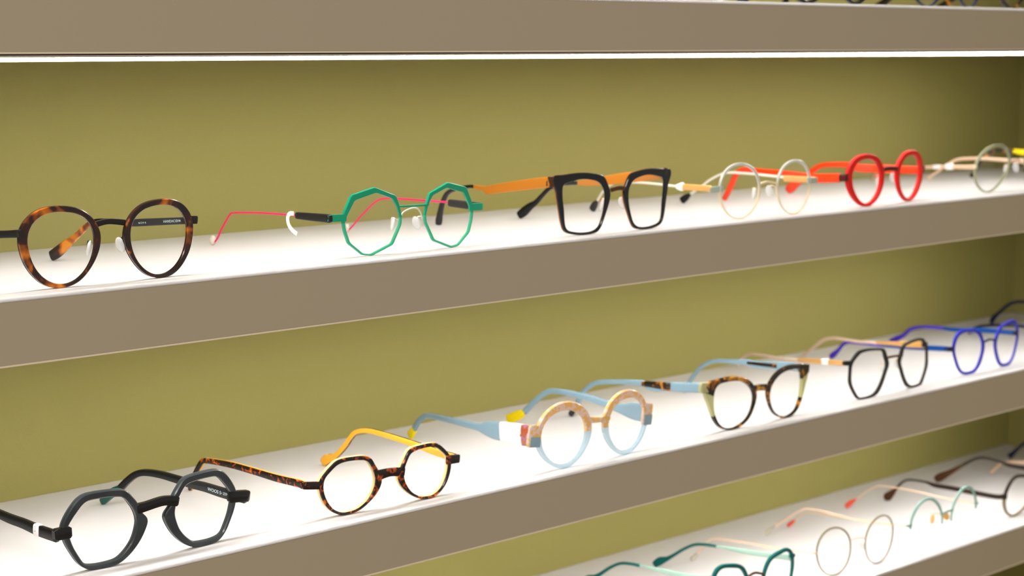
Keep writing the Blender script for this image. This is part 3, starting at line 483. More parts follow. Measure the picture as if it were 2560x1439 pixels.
 'clear_blue_orange': {"loc":[0.9497,0.0106,-0.308],"yaw":-0.0017,"half":32.76,"cz":24.57,"o":[26.81,26.65,26.46,26.26,26.04,25.82,25.59,25.38,25.18,25.0,24.84,24.71,24.61,24.53,24.48,24.46,24.45,24.46,24.48,24.5,24.53,24.55,24.57,24.58,24.57,24.56,24.53,24.49,24.43,24.37,24.3,24.22,24.16,24.1,24.06,24.05,24.07,24.13,24.22,24.37,24.55,24.77,25.02,25.3,25.58,25.86,26.13,26.37,26.58,26.74,26.85,26.92,26.94,26.91,26.85,26.76,26.64,26.51,26.36,26.21,26.06,25.91,25.76,25.62,25.49,25.38,25.27,25.18,25.11,25.05,25.01,24.99,24.99,25.0,25.02,25.06,25.12,25.19,25.28,25.38,25.5,25.64,25.79,25.96,26.13,26.31,26.49,26.65,26.8,26.93,27.02,27.09,27.11,27.09,27.04,26.94],"i":[22.55,22.49,22.41,22.32,22.22,22.13,22.03,21.95,21.87,21.8,21.74,21.69,21.65,21.62,21.59,21.57,21.56,21.55,21.54,21.53,21.53,21.53,21.53,21.52,21.51,21.49,21.46,21.42,21.37,21.3,21.21,21.12,21.01,20.9,20.79,20.68,20.59,20.51,20.46,20.42,20.41,20.42,20.45,20.49,20.55,20.61,20.68,20.73,20.78,20.81,20.81,20.8,20.76,20.69,20.6,20.47,20.33,20.17,20.0,19.81,19.63,19.45,19.27,19.11,18.96,18.83,18.72,18.63,18.57,18.53,18.51,18.53,18.57,18.65,18.76,18.9,19.08,19.28,19.52,19.77,20.05,20.34,20.63,20.92,21.21,21.48,21.72,21.95,22.14,22.3,22.43,22.53,22.59,22.62,22.63,22.6],"bridge":[[-9.07,33.02,5.84],[2.27,31.4,4.19],[12.14,32.1,5.9]],"tabL":[[-57.35,27.15,15.87],[-65.86,28.08,15.8]],"tabR":[[55.56,27.6,16.8],[64.87,26.26,16.02]],"TL":[[-65.8,5.2,28.1,15.43],[-65.0,14.3,27.2,15.52],[-65.0,14.5,27.3,13.89],[-62.2,43.9,25.5,13.72],[-61.1,56.2,25.1,10.89],[-60.2,65.9,24.7,6.32],[-58.5,84.3,24.8,5.28],[-56.7,104.4,24.8,4.65],[-54.6,126.6,24.5,4.36],[-53.8,135.6,23.2,4.38],[-53.0,144.0,18.2,4.41],[-52.4,150.2,11.3,4.42],[-51.9,155.7,5.9,7.55]],"left_materials":[["temple_sleeve",0,1],["temple",2,11],["temple_tip",11,12]],"TR":[[64.7,5.9,26.1,14.76],[62.7,20.6,26.6,13.11],[61.2,31.2,27.0,7.9],[59.5,44.0,29.0,5.74],[57.4,59.2,31.4,5.33],[55.6,72.4,32.6,5.01],[53.8,85.8,33.5,4.68],[51.9,99.2,33.0,4.52],[51.0,106.0,30.1,4.54],[49.8,115.2,23.1,4.56],[48.2,126.7,12.4,4.77],[47.4,132.5,9.3,7.82],[46.0,143.0,4.6,7.85]],"right_materials":[["temple",0,10],["temple_tip",10,12]]},
 'tortoise_panto': {"loc":[1.1442,0.011,-0.308],"yaw":-0.0118,"half":36.73,"cz":21.93,"o":[24.1,23.58,23.17,22.84,22.55,22.29,22.09,21.95,21.86,21.83,21.85,21.89,21.94,21.99,22.02,22.02,22.01,21.96,21.91,21.86,21.81,21.79,21.79,21.83,21.89,21.98,22.09,22.23,22.41,22.61,22.85,23.13,23.44,23.78,24.15,24.53,24.93,25.34,25.73,26.1,26.44,26.76,27.07,27.39,27.76,28.17,28.64,29.11,29.55,29.88,30.05,30.03,29.82,29.44,28.94,28.37,27.78,27.19,26.61,26.05,25.5,24.95,24.41,23.9,23.44,23.03,22.68,22.42,22.22,22.1,22.04,22.03,22.09,22.2,22.36,22.58,22.86,23.2,23.62,24.15,24.83,25.71,26.81,28.1,29.52,30.89,32.03,32.74,32.87,32.38,31.36,29.98,28.46,27.02,25.78,24.82],"i":[19.27,19.14,19.06,19.01,18.98,18.99,19.02,19.07,19.14,19.25,19.38,19.53,19.69,19.84,19.98,20.1,20.18,20.22,20.24,20.25,20.26,20.29,20.35,20.42,20.52,20.62,20.74,20.86,20.99,21.15,21.33,21.55,21.81,22.13,22.48,22.87,23.28,23.69,24.09,24.47,24.8,25.1,25.38,25.63,25.88,26.11,26.33,26.51,26.62,26.63,26.51,26.25,25.86,25.35,24.76,24.14,23.51,22.9,22.33,21.8,21.3,20.83,20.39,19.98,19.59,19.25,18.94,18.67,18.46,18.29,18.18,18.12,18.11,18.16,18.26,18.44,18.7,19.04,19.47,19.99,20.55,21.13,21.65,22.07,22.33,22.42,22.33,22.1,21.76,21.37,20.96,20.57,20.22,19.91,19.65,19.44],"bridge":[[-10.82,30.46,5.58],[-2.79,30.76,5.27],[6.04,29.61,5.62]],"tabL":[[-60.2,37.35,8.33],[-69.37,38.17,8.42]],"tabR":[[61.25,37.71,7.45],[67.94,37.11,7.13]],"TL":[[-69.3,5.1,38.1,8.25],[-75.2,31.8,35.8,7.7],[-79.1,50.0,34.1,7.11],[-81.1,59.2,36.0,4.87],[-85.0,76.9,35.2,3.92],[-89.7,98.1,32.8,3.95],[-91.6,106.8,29.5,3.97],[-93.2,114.2,23.0,3.98],[-94.4,119.7,12.8,4.33],[-95.8,126.1,3.1,5.01]],"left_materials":[["temple",0,8],["temple_tip",8,9]],"TR":[[67.8,6.3,36.7,6.81],[66.3,21.9,37.2,6.86],[65.1,34.0,36.1,6.9],[63.2,54.4,34.7,6.61],[62.0,66.9,35.7,5.25],[60.3,83.7,34.7,3.87],[59.1,96.5,33.9,3.68],[58.1,106.8,31.0,3.56],[57.3,115.4,25.3,3.57],[56.6,122.2,17.6,3.58],[56.1,127.4,11.1,3.59],[55.6,132.6,4.2,5.41]],"right_materials":[["temple",0,10],["temple_tip",10,11]]},
 'black_gold_angular': {"loc":[1.3338,0.0141,-0.308],"yaw":0.0213,"half":34.77,"cz":22.32,"o":[26.97,27.17,27.34,27.39,27.25,26.98,26.67,26.42,26.27,26.2,26.2,26.25,26.37,26.51,26.48,26.09,25.4,24.66,24.04,23.52,23.09,22.75,22.5,22.32,22.21,22.16,22.18,22.25,22.38,22.55,22.72,22.84,22.87,22.81,22.69,22.53,22.36,22.19,22.07,22.0,22.01,22.07,22.2,22.38,22.64,22.99,23.44,24.05,24.88,25.87,26.81,27.43,27.62,27.49,27.24,27.05,27.05,27.26,27.56,27.69,27.42,26.76,25.87,24.96,24.15,23.5,22.99,22.6,22.32,22.13,22.01,21.97,22.0,22.11,22.31,22.58,22.94,23.38,23.93,24.56,25.25,25.91,26.43,26.82,27.08,27.26,27.43,27.7,28.05,28.32,28.32,28.03,27.58,27.17,26.91,26.86],"i":[24.89,24.92,24.93,24.88,24.75,24.57,24.38,24.22,24.1,24.04,24.02,24.04,24.13,24.28,24.36,24.16,23.64,22.99,22.39,21.89,21.47,21.12,20.84,20.63,20.46,20.34,20.25,20.18,20.12,20.03,19.92,19.79,19.65,19.51,19.37,19.23,19.11,19.03,18.98,18.99,19.05,19.16,19.31,19.52,19.8,20.16,20.61,21.19,21.94,22.78,23.52,23.91,23.9,23.64,23.36,23.26,23.41,23.77,24.19,24.47,24.42,24.0,23.31,22.53,21.82,21.25,20.8,20.45,20.18,19.97,19.84,19.78,19.79,19.86,20.0,20.22,20.51,20.87,21.31,21.84,22.42,22.95,23.31,23.53,23.74,24.04,24.4,24.82,25.24,25.58,25.73,25.65,25.42,25.15,24.97,24.9],"bridge":[[-7.49,33.3,2.34],[2.06,33.16,2.09],[13.13,32.47,2.36]],"tabL":[[-59.51,33.82,4.24],[-68.29,34.6,4.06]],"tabR":[[53.86,37.39,5.14],[59.79,35.74,4.72]],"pads":[[-10.7,24.4],[13.8,23.9]],"TL":[[-68.4,5.0,34.4,4.5],[-60.0,24.6,31.9,4.56],[-47.0,55.4,27.9,4.29],[-37.5,77.6,25.0,2.9],[-27.8,100.5,22.1,2.58],[-15.8,129.0,19.9,2.62],[-4.9,154.5,17.7,2.66],[0.0,166.2,14.3,2.68],[3.6,174.7,9.0,2.69],[5.7,179.6,2.6,2.7]],"left_materials":[["temple",0,3],["temple_tip",3,9]],"TR":[[60.2,5.7,36.1,6.46],[64.7,25.1,33.7,6.09],[68.8,43.0,31.7,3.95],[74.5,67.5,29.0,2.85],[80.3,92.6,26.9,2.7],[83.2,105.5,26.6,2.72],[87.7,125.0,25.9,2.93],[90.8,138.2,22.8,2.95],[93.2,148.7,16.6,2.97],[95.7,159.4,9.4,2.98],[97.7,168.1,3.4,3.37]],"right_materials":[["temple",0,3],["temple_tip",3,10]]},
 'blue_angular': {"loc":[1.4947,0.0168,-0.308],"yaw":0.0026,"half":33.24,"cz":21.85,"o":[23.25,22.74,22.28,21.9,21.62,21.45,21.37,21.36,21.41,21.49,21.59,21.7,21.81,21.91,22.0,22.09,22.16,22.22,22.25,22.25,22.19,22.11,22.0,21.9,21.84,21.83,21.91,22.05,22.27,22.53,22.81,23.07,23.28,23.4,23.44,23.41,23.34,23.24,23.16,23.09,23.05,23.04,23.07,23.14,23.27,23.49,23.78,24.12,24.47,24.76,24.93,24.96,24.86,24.68,24.49,24.34,24.26,24.24,24.23,24.17,24.03,23.78,23.46,23.08,22.71,22.36,22.06,21.83,21.66,21.55,21.5,21.51,21.6,21.76,22.01,22.37,22.83,23.39,24.03,24.69,25.34,25.9,26.35,26.65,26.81,26.84,26.76,26.6,26.38,26.11,25.81,25.48,25.12,24.71,24.27,23.77],"i":[20.24,19.83,19.46,19.16,18.92,18.74,18.64,18.59,18.6,18.66,18.78,18.93,19.1,19.28,19.43,19.54,19.6,19.61,19.58,19.51,19.43,19.35,19.28,19.22,19.2,19.23,19.29,19.39,19.53,19.68,19.82,19.93,19.98,19.98,19.92,19.81,19.69,19.55,19.43,19.34,19.28,19.27,19.31,19.41,19.56,19.77,20.01,20.26,20.5,20.7,20.83,20.88,20.86,20.77,20.66,20.54,20.45,20.39,20.36,20.31,20.24,20.12,19.95,19.73,19.49,19.26,19.04,18.86,18.71,18.6,18.53,18.51,18.54,18.64,18.81,19.07,19.41,19.82,20.3,20.8,21.31,21.79,22.21,22.53,22.75,22.87,22.89,22.83,22.71,22.55,22.35,22.11,21.82,21.48,21.09,20.67],"bridge":[[-8.15,28.69,2.14],[0.69,29.96,1.97],[10.14,27.51,2.16]],"tabL":[[-55.74,26.61,4.38],[-66.18,27.66,4.53]],"tabR":[[51.81,29.85,4.57],[57.23,29.36,4.58]],"TL":[[-66.2,4.3,27.9,4.8],[-64.8,26.6,25.9,4.85],[-63.5,46.2,24.0,4.45],[-62.4,62.7,22.8,3.23],[-61.3,80.7,21.8,2.89],[-59.5,108.1,20.9,2.75],[-58.6,120.9,20.4,2.95],[-58.2,127.9,17.2,3.14],[-57.8,133.6,11.3,3.52],[-57.4,139.4,6.3,5.57],[-57.2,142.9,3.7,4.65]],"left_materials":[["temple",0,4],["temple_tip",4,10]],"TR":[[57.3,4.7,29.2,4.59],[58.4,25.1,28.2,4.63],[59.7,46.9,27.1,4.49],[61.3,74.8,24.2,3.78],[62.2,91.8,23.9,3.24],[63.2,109.2,23.2,3.07],[64.0,123.2,21.1,3.28],[64.6,132.5,17.3,3.68],[65.0,139.4,11.5,3.89],[65.5,148.8,6.4,5.86],[65.9,156.0,3.3,4.9]],"right_materials":[["temple",0,4],["temple_tip",4,10]]},
 'teal_cateye': {"loc":[1.1467,0.0155,-0.4641],"yaw":-0.0611,"half":29.43,"cz":21.14,"o":[20.3,20.04,19.83,19.68,19.58,19.52,19.51,19.52,19.56,19.63,19.72,19.83,19.95,20.1,20.25,20.41,20.58,20.73,20.88,21.01,21.11,21.17,21.2,21.18,21.13,21.04,20.93,20.82,20.71,20.61,20.53,20.47,20.43,20.39,20.37,20.34,20.31,20.29,20.28,20.29,20.31,20.35,20.41,20.49,20.59,20.69,20.8,20.9,20.98,21.02,21.03,21.0,20.95,20.9,20.86,20.85,20.88,20.94,21.01,21.07,21.11,21.11,21.07,20.97,20.85,20.7,20.56,20.45,20.37,20.34,20.37,20.46,20.63,20.87,21.2,21.61,22.09,22.62,23.16,23.69,24.14,24.48,24.68,24.74,24.65,24.43,24.13,23.77,23.38,22.98,22.56,22.15,21.74,21.34,20.96,20.61],"i":[17.76,17.6,17.49,17.43,17.42,17.45,17.53,17.63,17.75,17.9,18.07,18.2,18.32,18.47,18.62,18.78,18.95,19.1,19.25,19.38,19.48,19.54,19.57,19.55,19.5,19.41,19.3,19.19,19.08,18.98,18.9,18.84,18.8,18.76,18.74,18.71,18.68,18.66,18.63,18.56,18.5,18.45,18.43,18.42,18.43,18.44,18.46,18.46,18.45,18.39,18.31,18.18,18.04,17.9,17.77,17.68,17.62,17.6,17.59,17.63,17.67,17.67,17.63,17.53,17.4,17.26,17.12,17.01,16.93,16.9,16.93,17.02,17.19,17.43,17.76,18.17,18.65,19.17,19.72,20.25,20.7,21.04,21.24,21.3,21.2,20.99,20.71,20.43,20.12,19.8,19.47,19.15,18.83,18.52,18.23,17.98],"bridge":[[-8.1,27.58,2.18],[-0.89,29.02,2.18],[10.09,25.0,2.2]],"tabL":[[-48.02,31.98,4.46],[-51.49,32.56,4.45]],"tabR":[[46.61,34.67,4.64],[50.66,32.38,4.65]],"TL":"mirror","TR":[[50.5,3.3,31.6,5.4],[45.6,22.3,30.1,4.69],[40.2,42.7,29.5,4.16],[36.2,58.2,29.7,3.42],[32.6,71.7,29.8,1.91],[31.8,74.9,29.6,2.3],[29.3,84.4,29.4,2.31],[26.5,95.0,27.8,2.51],[23.8,105.6,22.3,2.71],[21.0,116.4,14.5,3.11],[19.3,122.8,10.3,4.39],[17.6,129.4,7.2,7.34],[16.1,134.8,3.2,6.08]],"right_materials":[["temple",0,5],["temple_tip",5,12]]},
 'thin_gold_round': {"loc":[1.2956,0.0201,-0.4641],"yaw":-0.0738,"half":30.74,"cz":22.0,"o":[21.41,21.22,21.06,20.91,20.79,20.7,20.64,20.6,20.59,20.6,20.63,20.68,20.75,20.83,20.92,21.02,21.12,21.23,21.34,21.45,21.56,21.66,21.77,21.87,21.96,22.05,22.13,22.19,22.25,22.29,22.31,22.32,22.31,22.28,22.24,22.18,22.11,22.03,21.95,21.86,21.78,21.7,21.63,21.57,21.52,21.48,21.46,21.44,21.44,21.45,21.47,21.49,21.51,21.53,21.55,21.57,21.58,21.59,21.6,21.6,21.61,21.61,21.62,21.64,21.66,21.69,21.74,21.8,21.87,21.95,22.05,22.16,22.28,22.4,22.54,22.67,22.8,22.92,23.04,23.14,23.23,23.29,23.33,23.35,23.33,23.29,23.21,23.11,22.98,22.83,22.65,22.45,22.25,22.04,21.82,21.61],"i":[20.15,19.98,19.83,19.7,19.59,19.52,19.46,19.44,19.44,19.46,19.51,19.56,19.63,19.71,19.8,19.9,20.0,20.11,20.22,20.33,20.44,20.55,20.65,20.75,20.85,20.93,21.01,21.08,21.13,21.17,21.19,21.2,21.19,21.16,21.12,21.06,20.99,20.92,20.83,20.73,20.63,20.54,20.46,20.38,20.32,20.27,20.23,20.2,20.18,20.18,20.18,20.18,20.19,20.2,20.21,20.21,20.21,20.21,20.21,20.21,20.21,20.22,20.23,20.24,20.26,20.3,20.34,20.4,20.47,20.56,20.65,20.76,20.88,21.01,21.14,21.27,21.4,21.53,21.64,21.75,21.83,21.89,21.93,21.95,21.93,21.89,21.82,21.73,21.61,21.47,21.31,21.13,20.93,20.73,20.53,20.34],"bridge":[[-8.56,29.26,1.31],[1.37,28.97,1.31],[10.22,27.19,1.32]],"tabL":[[-52.04,24.11,1.66],[-56.17,24.66,1.65]],"tabR":[[49.21,31.77,1.72],[53.39,31.45,1.72]],"pads":[[-10.2,20.3],[11.3,19.3]],"TL":[[-56.1,3.4,24.7,1.75],[-62.0,20.4,23.8,1.76],[-68.1,37.9,24.0,1.77],[-78.7,68.9,25.2,1.79],[-85.7,89.2,25.5,1.8],[-88.2,96.5,24.1,1.8],[-90.3,102.4,18.9,1.81],[-92.7,109.5,9.5,2.54],[-94.3,113.9,4.7,4.36]],"left_materials":[["temple",0,7],["temple_tip",7,8]],"TR":[[53.3,3.3,31.0,1.82],[49.1,21.1,30.7,1.83],[45.4,36.8,30.3,1.84],[40.7,56.7,31.5,1.86],[36.9,72.9,33.4,1.87],[33.6,86.7,33.9,1.88],[32.1,93.2,32.4,1.88],[29.2,105.4,24.6,1.89],[25.3,121.9,12.5,2.67],[23.1,131.0,5.4,5.35]],"right_materials":[["temple",0,8],["temple_tip",8,9]]},
 'mint_halfrim': {"loc":[1.4184,0.0083,-0.4641],"yaw":0.0024,"half":30.77,"cz":25.79,"o":[24.49,24.35,24.2,24.06,23.92,23.79,23.68,23.59,23.52,23.49,23.49,23.52,23.59,23.69,23.82,23.98,24.17,24.37,24.58,24.8,25.02,25.22,25.42,25.59,25.73,25.84,25.92,25.96,25.97,25.94,25.87,25.78,25.65,25.51,25.34,25.17,24.99,24.82,24.66,24.51,24.39,24.28,24.2,24.14,24.1,24.09,24.08,24.09,24.1,24.11,24.11,24.11,24.11,24.1,24.08,24.06,24.05,24.04,24.05,24.07,24.12,24.18,24.27,24.39,24.53,24.68,24.86,25.04,25.23,25.41,25.59,25.75,25.9,26.02,26.12,26.19,26.23,26.24,26.23,26.2,26.15,26.08,25.99,25.9,25.8,25.7,25.6,25.5,25.4,25.3,25.2,25.1,24.99,24.87,24.75,24.62],"i":[22.93,22.87,22.81,22.74,22.68,22.64,22.6,22.58,22.59,22.62,22.69,22.74,22.81,22.91,23.04,23.2,23.39,23.59,23.8,24.02,24.24,24.44,24.64,24.81,24.95,25.06,25.14,25.18,25.19,25.16,25.09,25.0,24.87,24.73,24.56,24.39,24.21,24.04,23.86,23.65,23.45,23.27,23.12,22.98,22.87,22.77,22.68,22.61,22.54,22.46,22.39,22.31,22.23,22.14,22.04,21.95,21.87,21.79,21.73,21.73,21.78,21.84,21.93,22.05,22.19,22.34,22.52,22.7,22.89,23.07,23.25,23.41,23.56,23.68,23.78,23.85,23.89,23.9,23.89,23.86,23.81,23.74,23.65,23.56,23.46,23.36,23.28,23.25,23.22,23.19,23.16,23.13,23.1,23.07,23.03,22.98],"bridge":[[-7.0,32.38,1.96],[0.73,33.5,1.96],[8.82,33.02,1.97]],"tabL":[[-53.51,29.41,2.31],[-61.29,29.88,1.92]],"tabR":[[52.56,31.76,2.41],[59.1,29.93,2.41]],"pads":[[-16.6,28.2],[5.3,27.2]],"TL":[[-61.3,3.5,30.0,1.34],[-60.8,12.4,28.7,1.35],[-60.5,18.3,28.2,1.35],[-59.3,38.8,26.5,1.36],[-58.2,57.2,25.2,1.38],[-56.3,91.1,22.8,1.4],[-54.8,116.9,21.2,1.41],[-54.2,126.0,18.1,1.42],[-53.7,135.1,11.3,1.43],[-53.5,138.3,8.5,3.67],[-53.2,143.5,4.6,4.09]],"left_materials":[["temple",0,8],["temple_tip",8,10]],"TR":[[59.1,4.4,29.6,1.41],[57.8,20.4,29.1,1.42],[56.1,42.8,29.4,1.43],[54.3,65.7,30.8,1.44],[52.7,85.4,31.2,1.45],[51.5,100.6,31.1,1.46],[50.8,110.1,30.6,1.47],[50.3,116.0,28.2,1.47],[49.5,126.5,21.1,1.48],[48.8,136.0,13.5,1.48],[48.3,142.0,9.2,5.31],[47.9,147.3,4.5,5.96]],"right_materials":[["temple",0,9],["temple_tip",9,11]]},
 'dark_brown_round': {"loc":[1.5988,0.0205,-0.4641],"yaw":0.0123,"half":31.01,"cz":20.8,"o":[25.77,26.01,26.21,26.35,26.44,26.48,26.46,26.39,26.27,26.1,25.89,25.63,25.31,24.95,24.54,24.08,23.59,23.06,22.51,21.96,21.42,20.9,20.42,19.99,19.61,19.29,19.04,18.86,18.73,18.66,18.64,18.66,18.73,18.83,18.98,19.16,19.39,19.66,19.97,20.34,20.76,21.24,21.76,22.32,22.92,23.52,24.12,24.69,25.21,25.67,26.02,26.28,26.41,26.42,26.3,26.08,25.75,25.34,24.86,24.35,23.81,23.28,22.77,22.29,21.87,21.5,21.19,20.96,20.8,20.71,20.7,20.75,20.87,21.05,21.26,21.51,21.78,22.04,22.3,22.52,22.72,22.88,23.01,23.1,23.19,23.26,23.35,23.46,23.6,23.78,24.0,24.27,24.56,24.87,25.19,25.49],"i":[23.15,23.44,23.7,23.89,24.04,24.12,24.16,24.14,24.07,23.95,23.78,23.53,23.22,22.85,22.44,21.99,21.49,20.96,20.42,19.86,19.32,18.8,18.32,17.89,17.51,17.2,16.94,16.76,16.63,16.56,16.54,16.56,16.63,16.74,16.88,17.06,17.29,17.56,17.86,18.19,18.56,18.99,19.46,19.97,20.51,21.06,21.61,22.12,22.59,22.99,23.29,23.49,23.57,23.52,23.36,23.08,22.7,22.25,21.73,21.2,20.67,20.13,19.62,19.15,18.72,18.35,18.05,17.81,17.65,17.56,17.55,17.61,17.73,17.9,18.12,18.37,18.63,18.9,19.15,19.38,19.57,19.73,19.86,19.96,20.04,20.11,20.21,20.37,20.55,20.79,21.06,21.37,21.72,22.08,22.45,22.81],"bridge":[[-5.93,24.36,3.17],[2.19,24.59,3.18],[10.68,24.19,3.19]],"tabL":[[-53.57,22.49,5.19],[-58.47,23.04,5.18]],"tabR":[[53.57,22.49,5.19],[58.47,23.04,5.18]],"TL":[[-58.4,3.2,22.9,4.98],[-59.9,12.8,21.8,5.0],[-63.2,34.5,22.5,5.03],[-66.6,56.5,23.7,4.86],[-69.4,74.3,24.2,4.46],[-71.0,84.5,26.3,2.35],[-73.6,101.5,26.5,2.14],[-74.8,109.3,23.1,2.36],[-75.9,116.0,15.5,3.02],[-76.6,120.5,10.4,6.48],[-77.3,125.5,5.7,8.66],[-77.6,127.2,3.8,5.41]],"left_materials":[["temple",0,8],["temple_tip",8,11]],"TR":[[56.2,14.0,25.3,4.57],[52.4,31.2,27.4,4.59],[49.5,44.4,27.9,4.61],[46.4,58.3,28.9,4.19],[43.9,69.4,31.9,2.87],[40.3,86.0,33.5,2.67],[37.8,97.0,29.4,2.9],[35.4,107.9,22.2,3.36],[33.0,119.0,14.5,5.62],[30.5,130.1,7.8,8.79],[29.5,134.6,4.8,6.77]],"right_materials":[["temple",0,7],["temple_tip",7,10]]},
 'yellow_tortoise': {"loc":[1.7327,0.0178,-0.1376],"yaw":-0.0037,"half":32.65,"cz":22.1,"o":[22.77,22.62,22.46,22.32,22.18,22.05,21.94,21.84,21.75,21.67,21.6,21.55,21.52,21.49,21.48,21.49,21.5,21.53,21.57,21.62,21.68,21.76,21.84,21.93,22.04,22.15,22.26,22.39,22.51,22.65,22.78,22.9,23.03,23.15,23.26,23.35,23.43,23.5,23.54,23.56,23.56,23.53,23.48,23.4,23.3,23.17,23.03,22.87,22.69,22.5,22.31,22.11,21.91,21.72,21.53,21.36,21.2,21.06,20.94,20.85,20.77,20.73,20.7,20.71,20.74,20.8,20.88,20.99,21.12,21.28,21.45,21.64,21.85,22.06,22.28,22.5,22.72,22.93,23.13,23.31,23.48,23.62,23.74,23.82,23.88,23.91,23.91,23.88,23.82,23.74,23.64,23.52,23.39,23.24,23.09,22.93],"i":[19.87,19.75,19.64,19.54,19.45,19.36,19.29,19.22,19.17,19.13,19.1,19.06,19.03,19.0,18.99,19.0,19.01,19.04,19.08,19.13,19.19,19.27,19.35,19.44,19.55,19.66,19.77,19.9,20.02,20.15,20.29,20.41,20.54,20.66,20.77,20.86,20.94,21.01,21.04,21.03,20.99,20.92,20.83,20.71,20.57,20.4,20.21,20.01,19.78,19.55,19.31,19.07,18.83,18.6,18.37,18.16,17.96,17.79,17.63,17.53,17.45,17.4,17.38,17.39,17.42,17.48,17.56,17.67,17.8,17.96,18.13,18.32,18.53,18.74,18.96,19.18,19.4,19.61,19.81,19.99,20.16,20.3,20.42,20.5,20.56,20.59,20.6,20.61,20.59,20.55,20.48,20.4,20.31,20.21,20.1,19.98],"bridge":[[-15.46,23.05,2.46],[-4.5,23.83,2.47],[7.11,24.17,2.48]],"tabL":[[-53.02,23.7,4.85],[-60.18,24.37,4.84]],"tabR":[[53.02,23.7,4.85],[60.18,24.37,4.84]],"TL":[[-60.1,3.6,25.2,5.66],[-70.0,33.8,27.5,5.7],[-79.4,62.5,28.7,6.16],[-83.2,74.1,30.4,4.12],[-87.6,87.7,30.8,3.72],[-89.8,94.3,29.8,3.72],[-92.1,101.2,25.0,3.73],[-93.7,106.1,18.6,3.74],[-94.9,109.9,11.5,3.75],[-96.3,114.0,4.6,5.0]],"left_materials":[["temple",0,3],["temple_tip",3,9]],"TR":"mirror"},
 'navy_glasses': {"loc":[1.6643,0.0185,-0.308],"yaw":0.0063,"half":33.43,"cz":22.3,"o":[23.48,23.23,22.98,22.75,22.53,22.32,22.12,21.95,21.79,21.65,21.53,21.44,21.36,21.3,21.27,21.26,21.27,21.3,21.36,21.43,21.52,21.64,21.78,21.93,22.1,22.29,22.49,22.71,22.94,23.17,23.41,23.65,23.89,24.12,24.33,24.52,24.68,24.81,24.9,24.94,24.94,24.89,24.79,24.64,24.45,24.22,23.96,23.66,23.35,23.03,22.71,22.39,22.08,21.78,21.51,21.26,21.03,20.84,20.67,20.53,20.43,20.36,20.33,20.33,20.36,20.42,20.52,20.65,20.81,21.0,21.23,21.48,21.75,22.05,22.36,22.69,23.02,23.35,23.68,23.99,24.28,24.53,24.75,24.93,25.06,25.14,25.17,25.15,25.08,24.97,24.83,24.65,24.44,24.22,23.98,23.73],"i":[20.64,20.43,20.23,20.03,19.85,19.68,19.53,19.39,19.27,19.17,19.09,19.0,18.92,18.87,18.84,18.82,18.83,18.87,18.92,18.99,19.09,19.2,19.34,19.49,19.67,19.85,20.06,20.27,20.5,20.74,20.98,21.22,21.45,21.68,21.89,22.08,22.24,22.37,22.45,22.46,22.42,22.34,22.2,22.01,21.78,21.51,21.2,20.86,20.51,20.15,19.78,19.42,19.07,18.73,18.42,18.13,17.86,17.63,17.43,17.29,17.18,17.12,17.08,17.08,17.11,17.17,17.27,17.4,17.56,17.76,17.98,18.23,18.5,18.8,19.11,19.44,19.77,20.11,20.43,20.74,21.03,21.28,21.5,21.68,21.81,21.89,21.93,21.95,21.92,21.85,21.74,21.6,21.43,21.25,21.05,20.84],"bridge":[[-16.84,23.79,2.43],[-5.44,24.63,2.44],[5.83,24.65,2.45]],"tabL":[[-54.63,23.53,3.59],[-61.59,24.2,3.58]],"tabR":[[54.63,23.53,3.59],[61.59,24.2,3.58]],"TL":[[-61.9,3.6,25.4,3.19],[-43.9,37.3,24.4,3.25],[-22.2,77.7,19.2,3.33],[-5.4,109.2,13.4,3.39],[2.2,123.5,7.9,3.42],[6.0,130.6,3.2,3.44]],"left_materials":[["temple",0,5]],"TR":[[61.1,1.4,25.9,3.75],[68.8,46.8,27.5,3.83],[75.9,88.8,31.0,3.46],[79.5,110.2,31.1,3.49],[81.1,119.9,29.5,3.51],[82.8,129.6,25.2,3.52],[84.9,142.4,14.7,3.99],[86.1,149.4,8.0,6.22],[86.4,150.9,3.3,4.45]],"right_materials":[["temple",0,8]]},
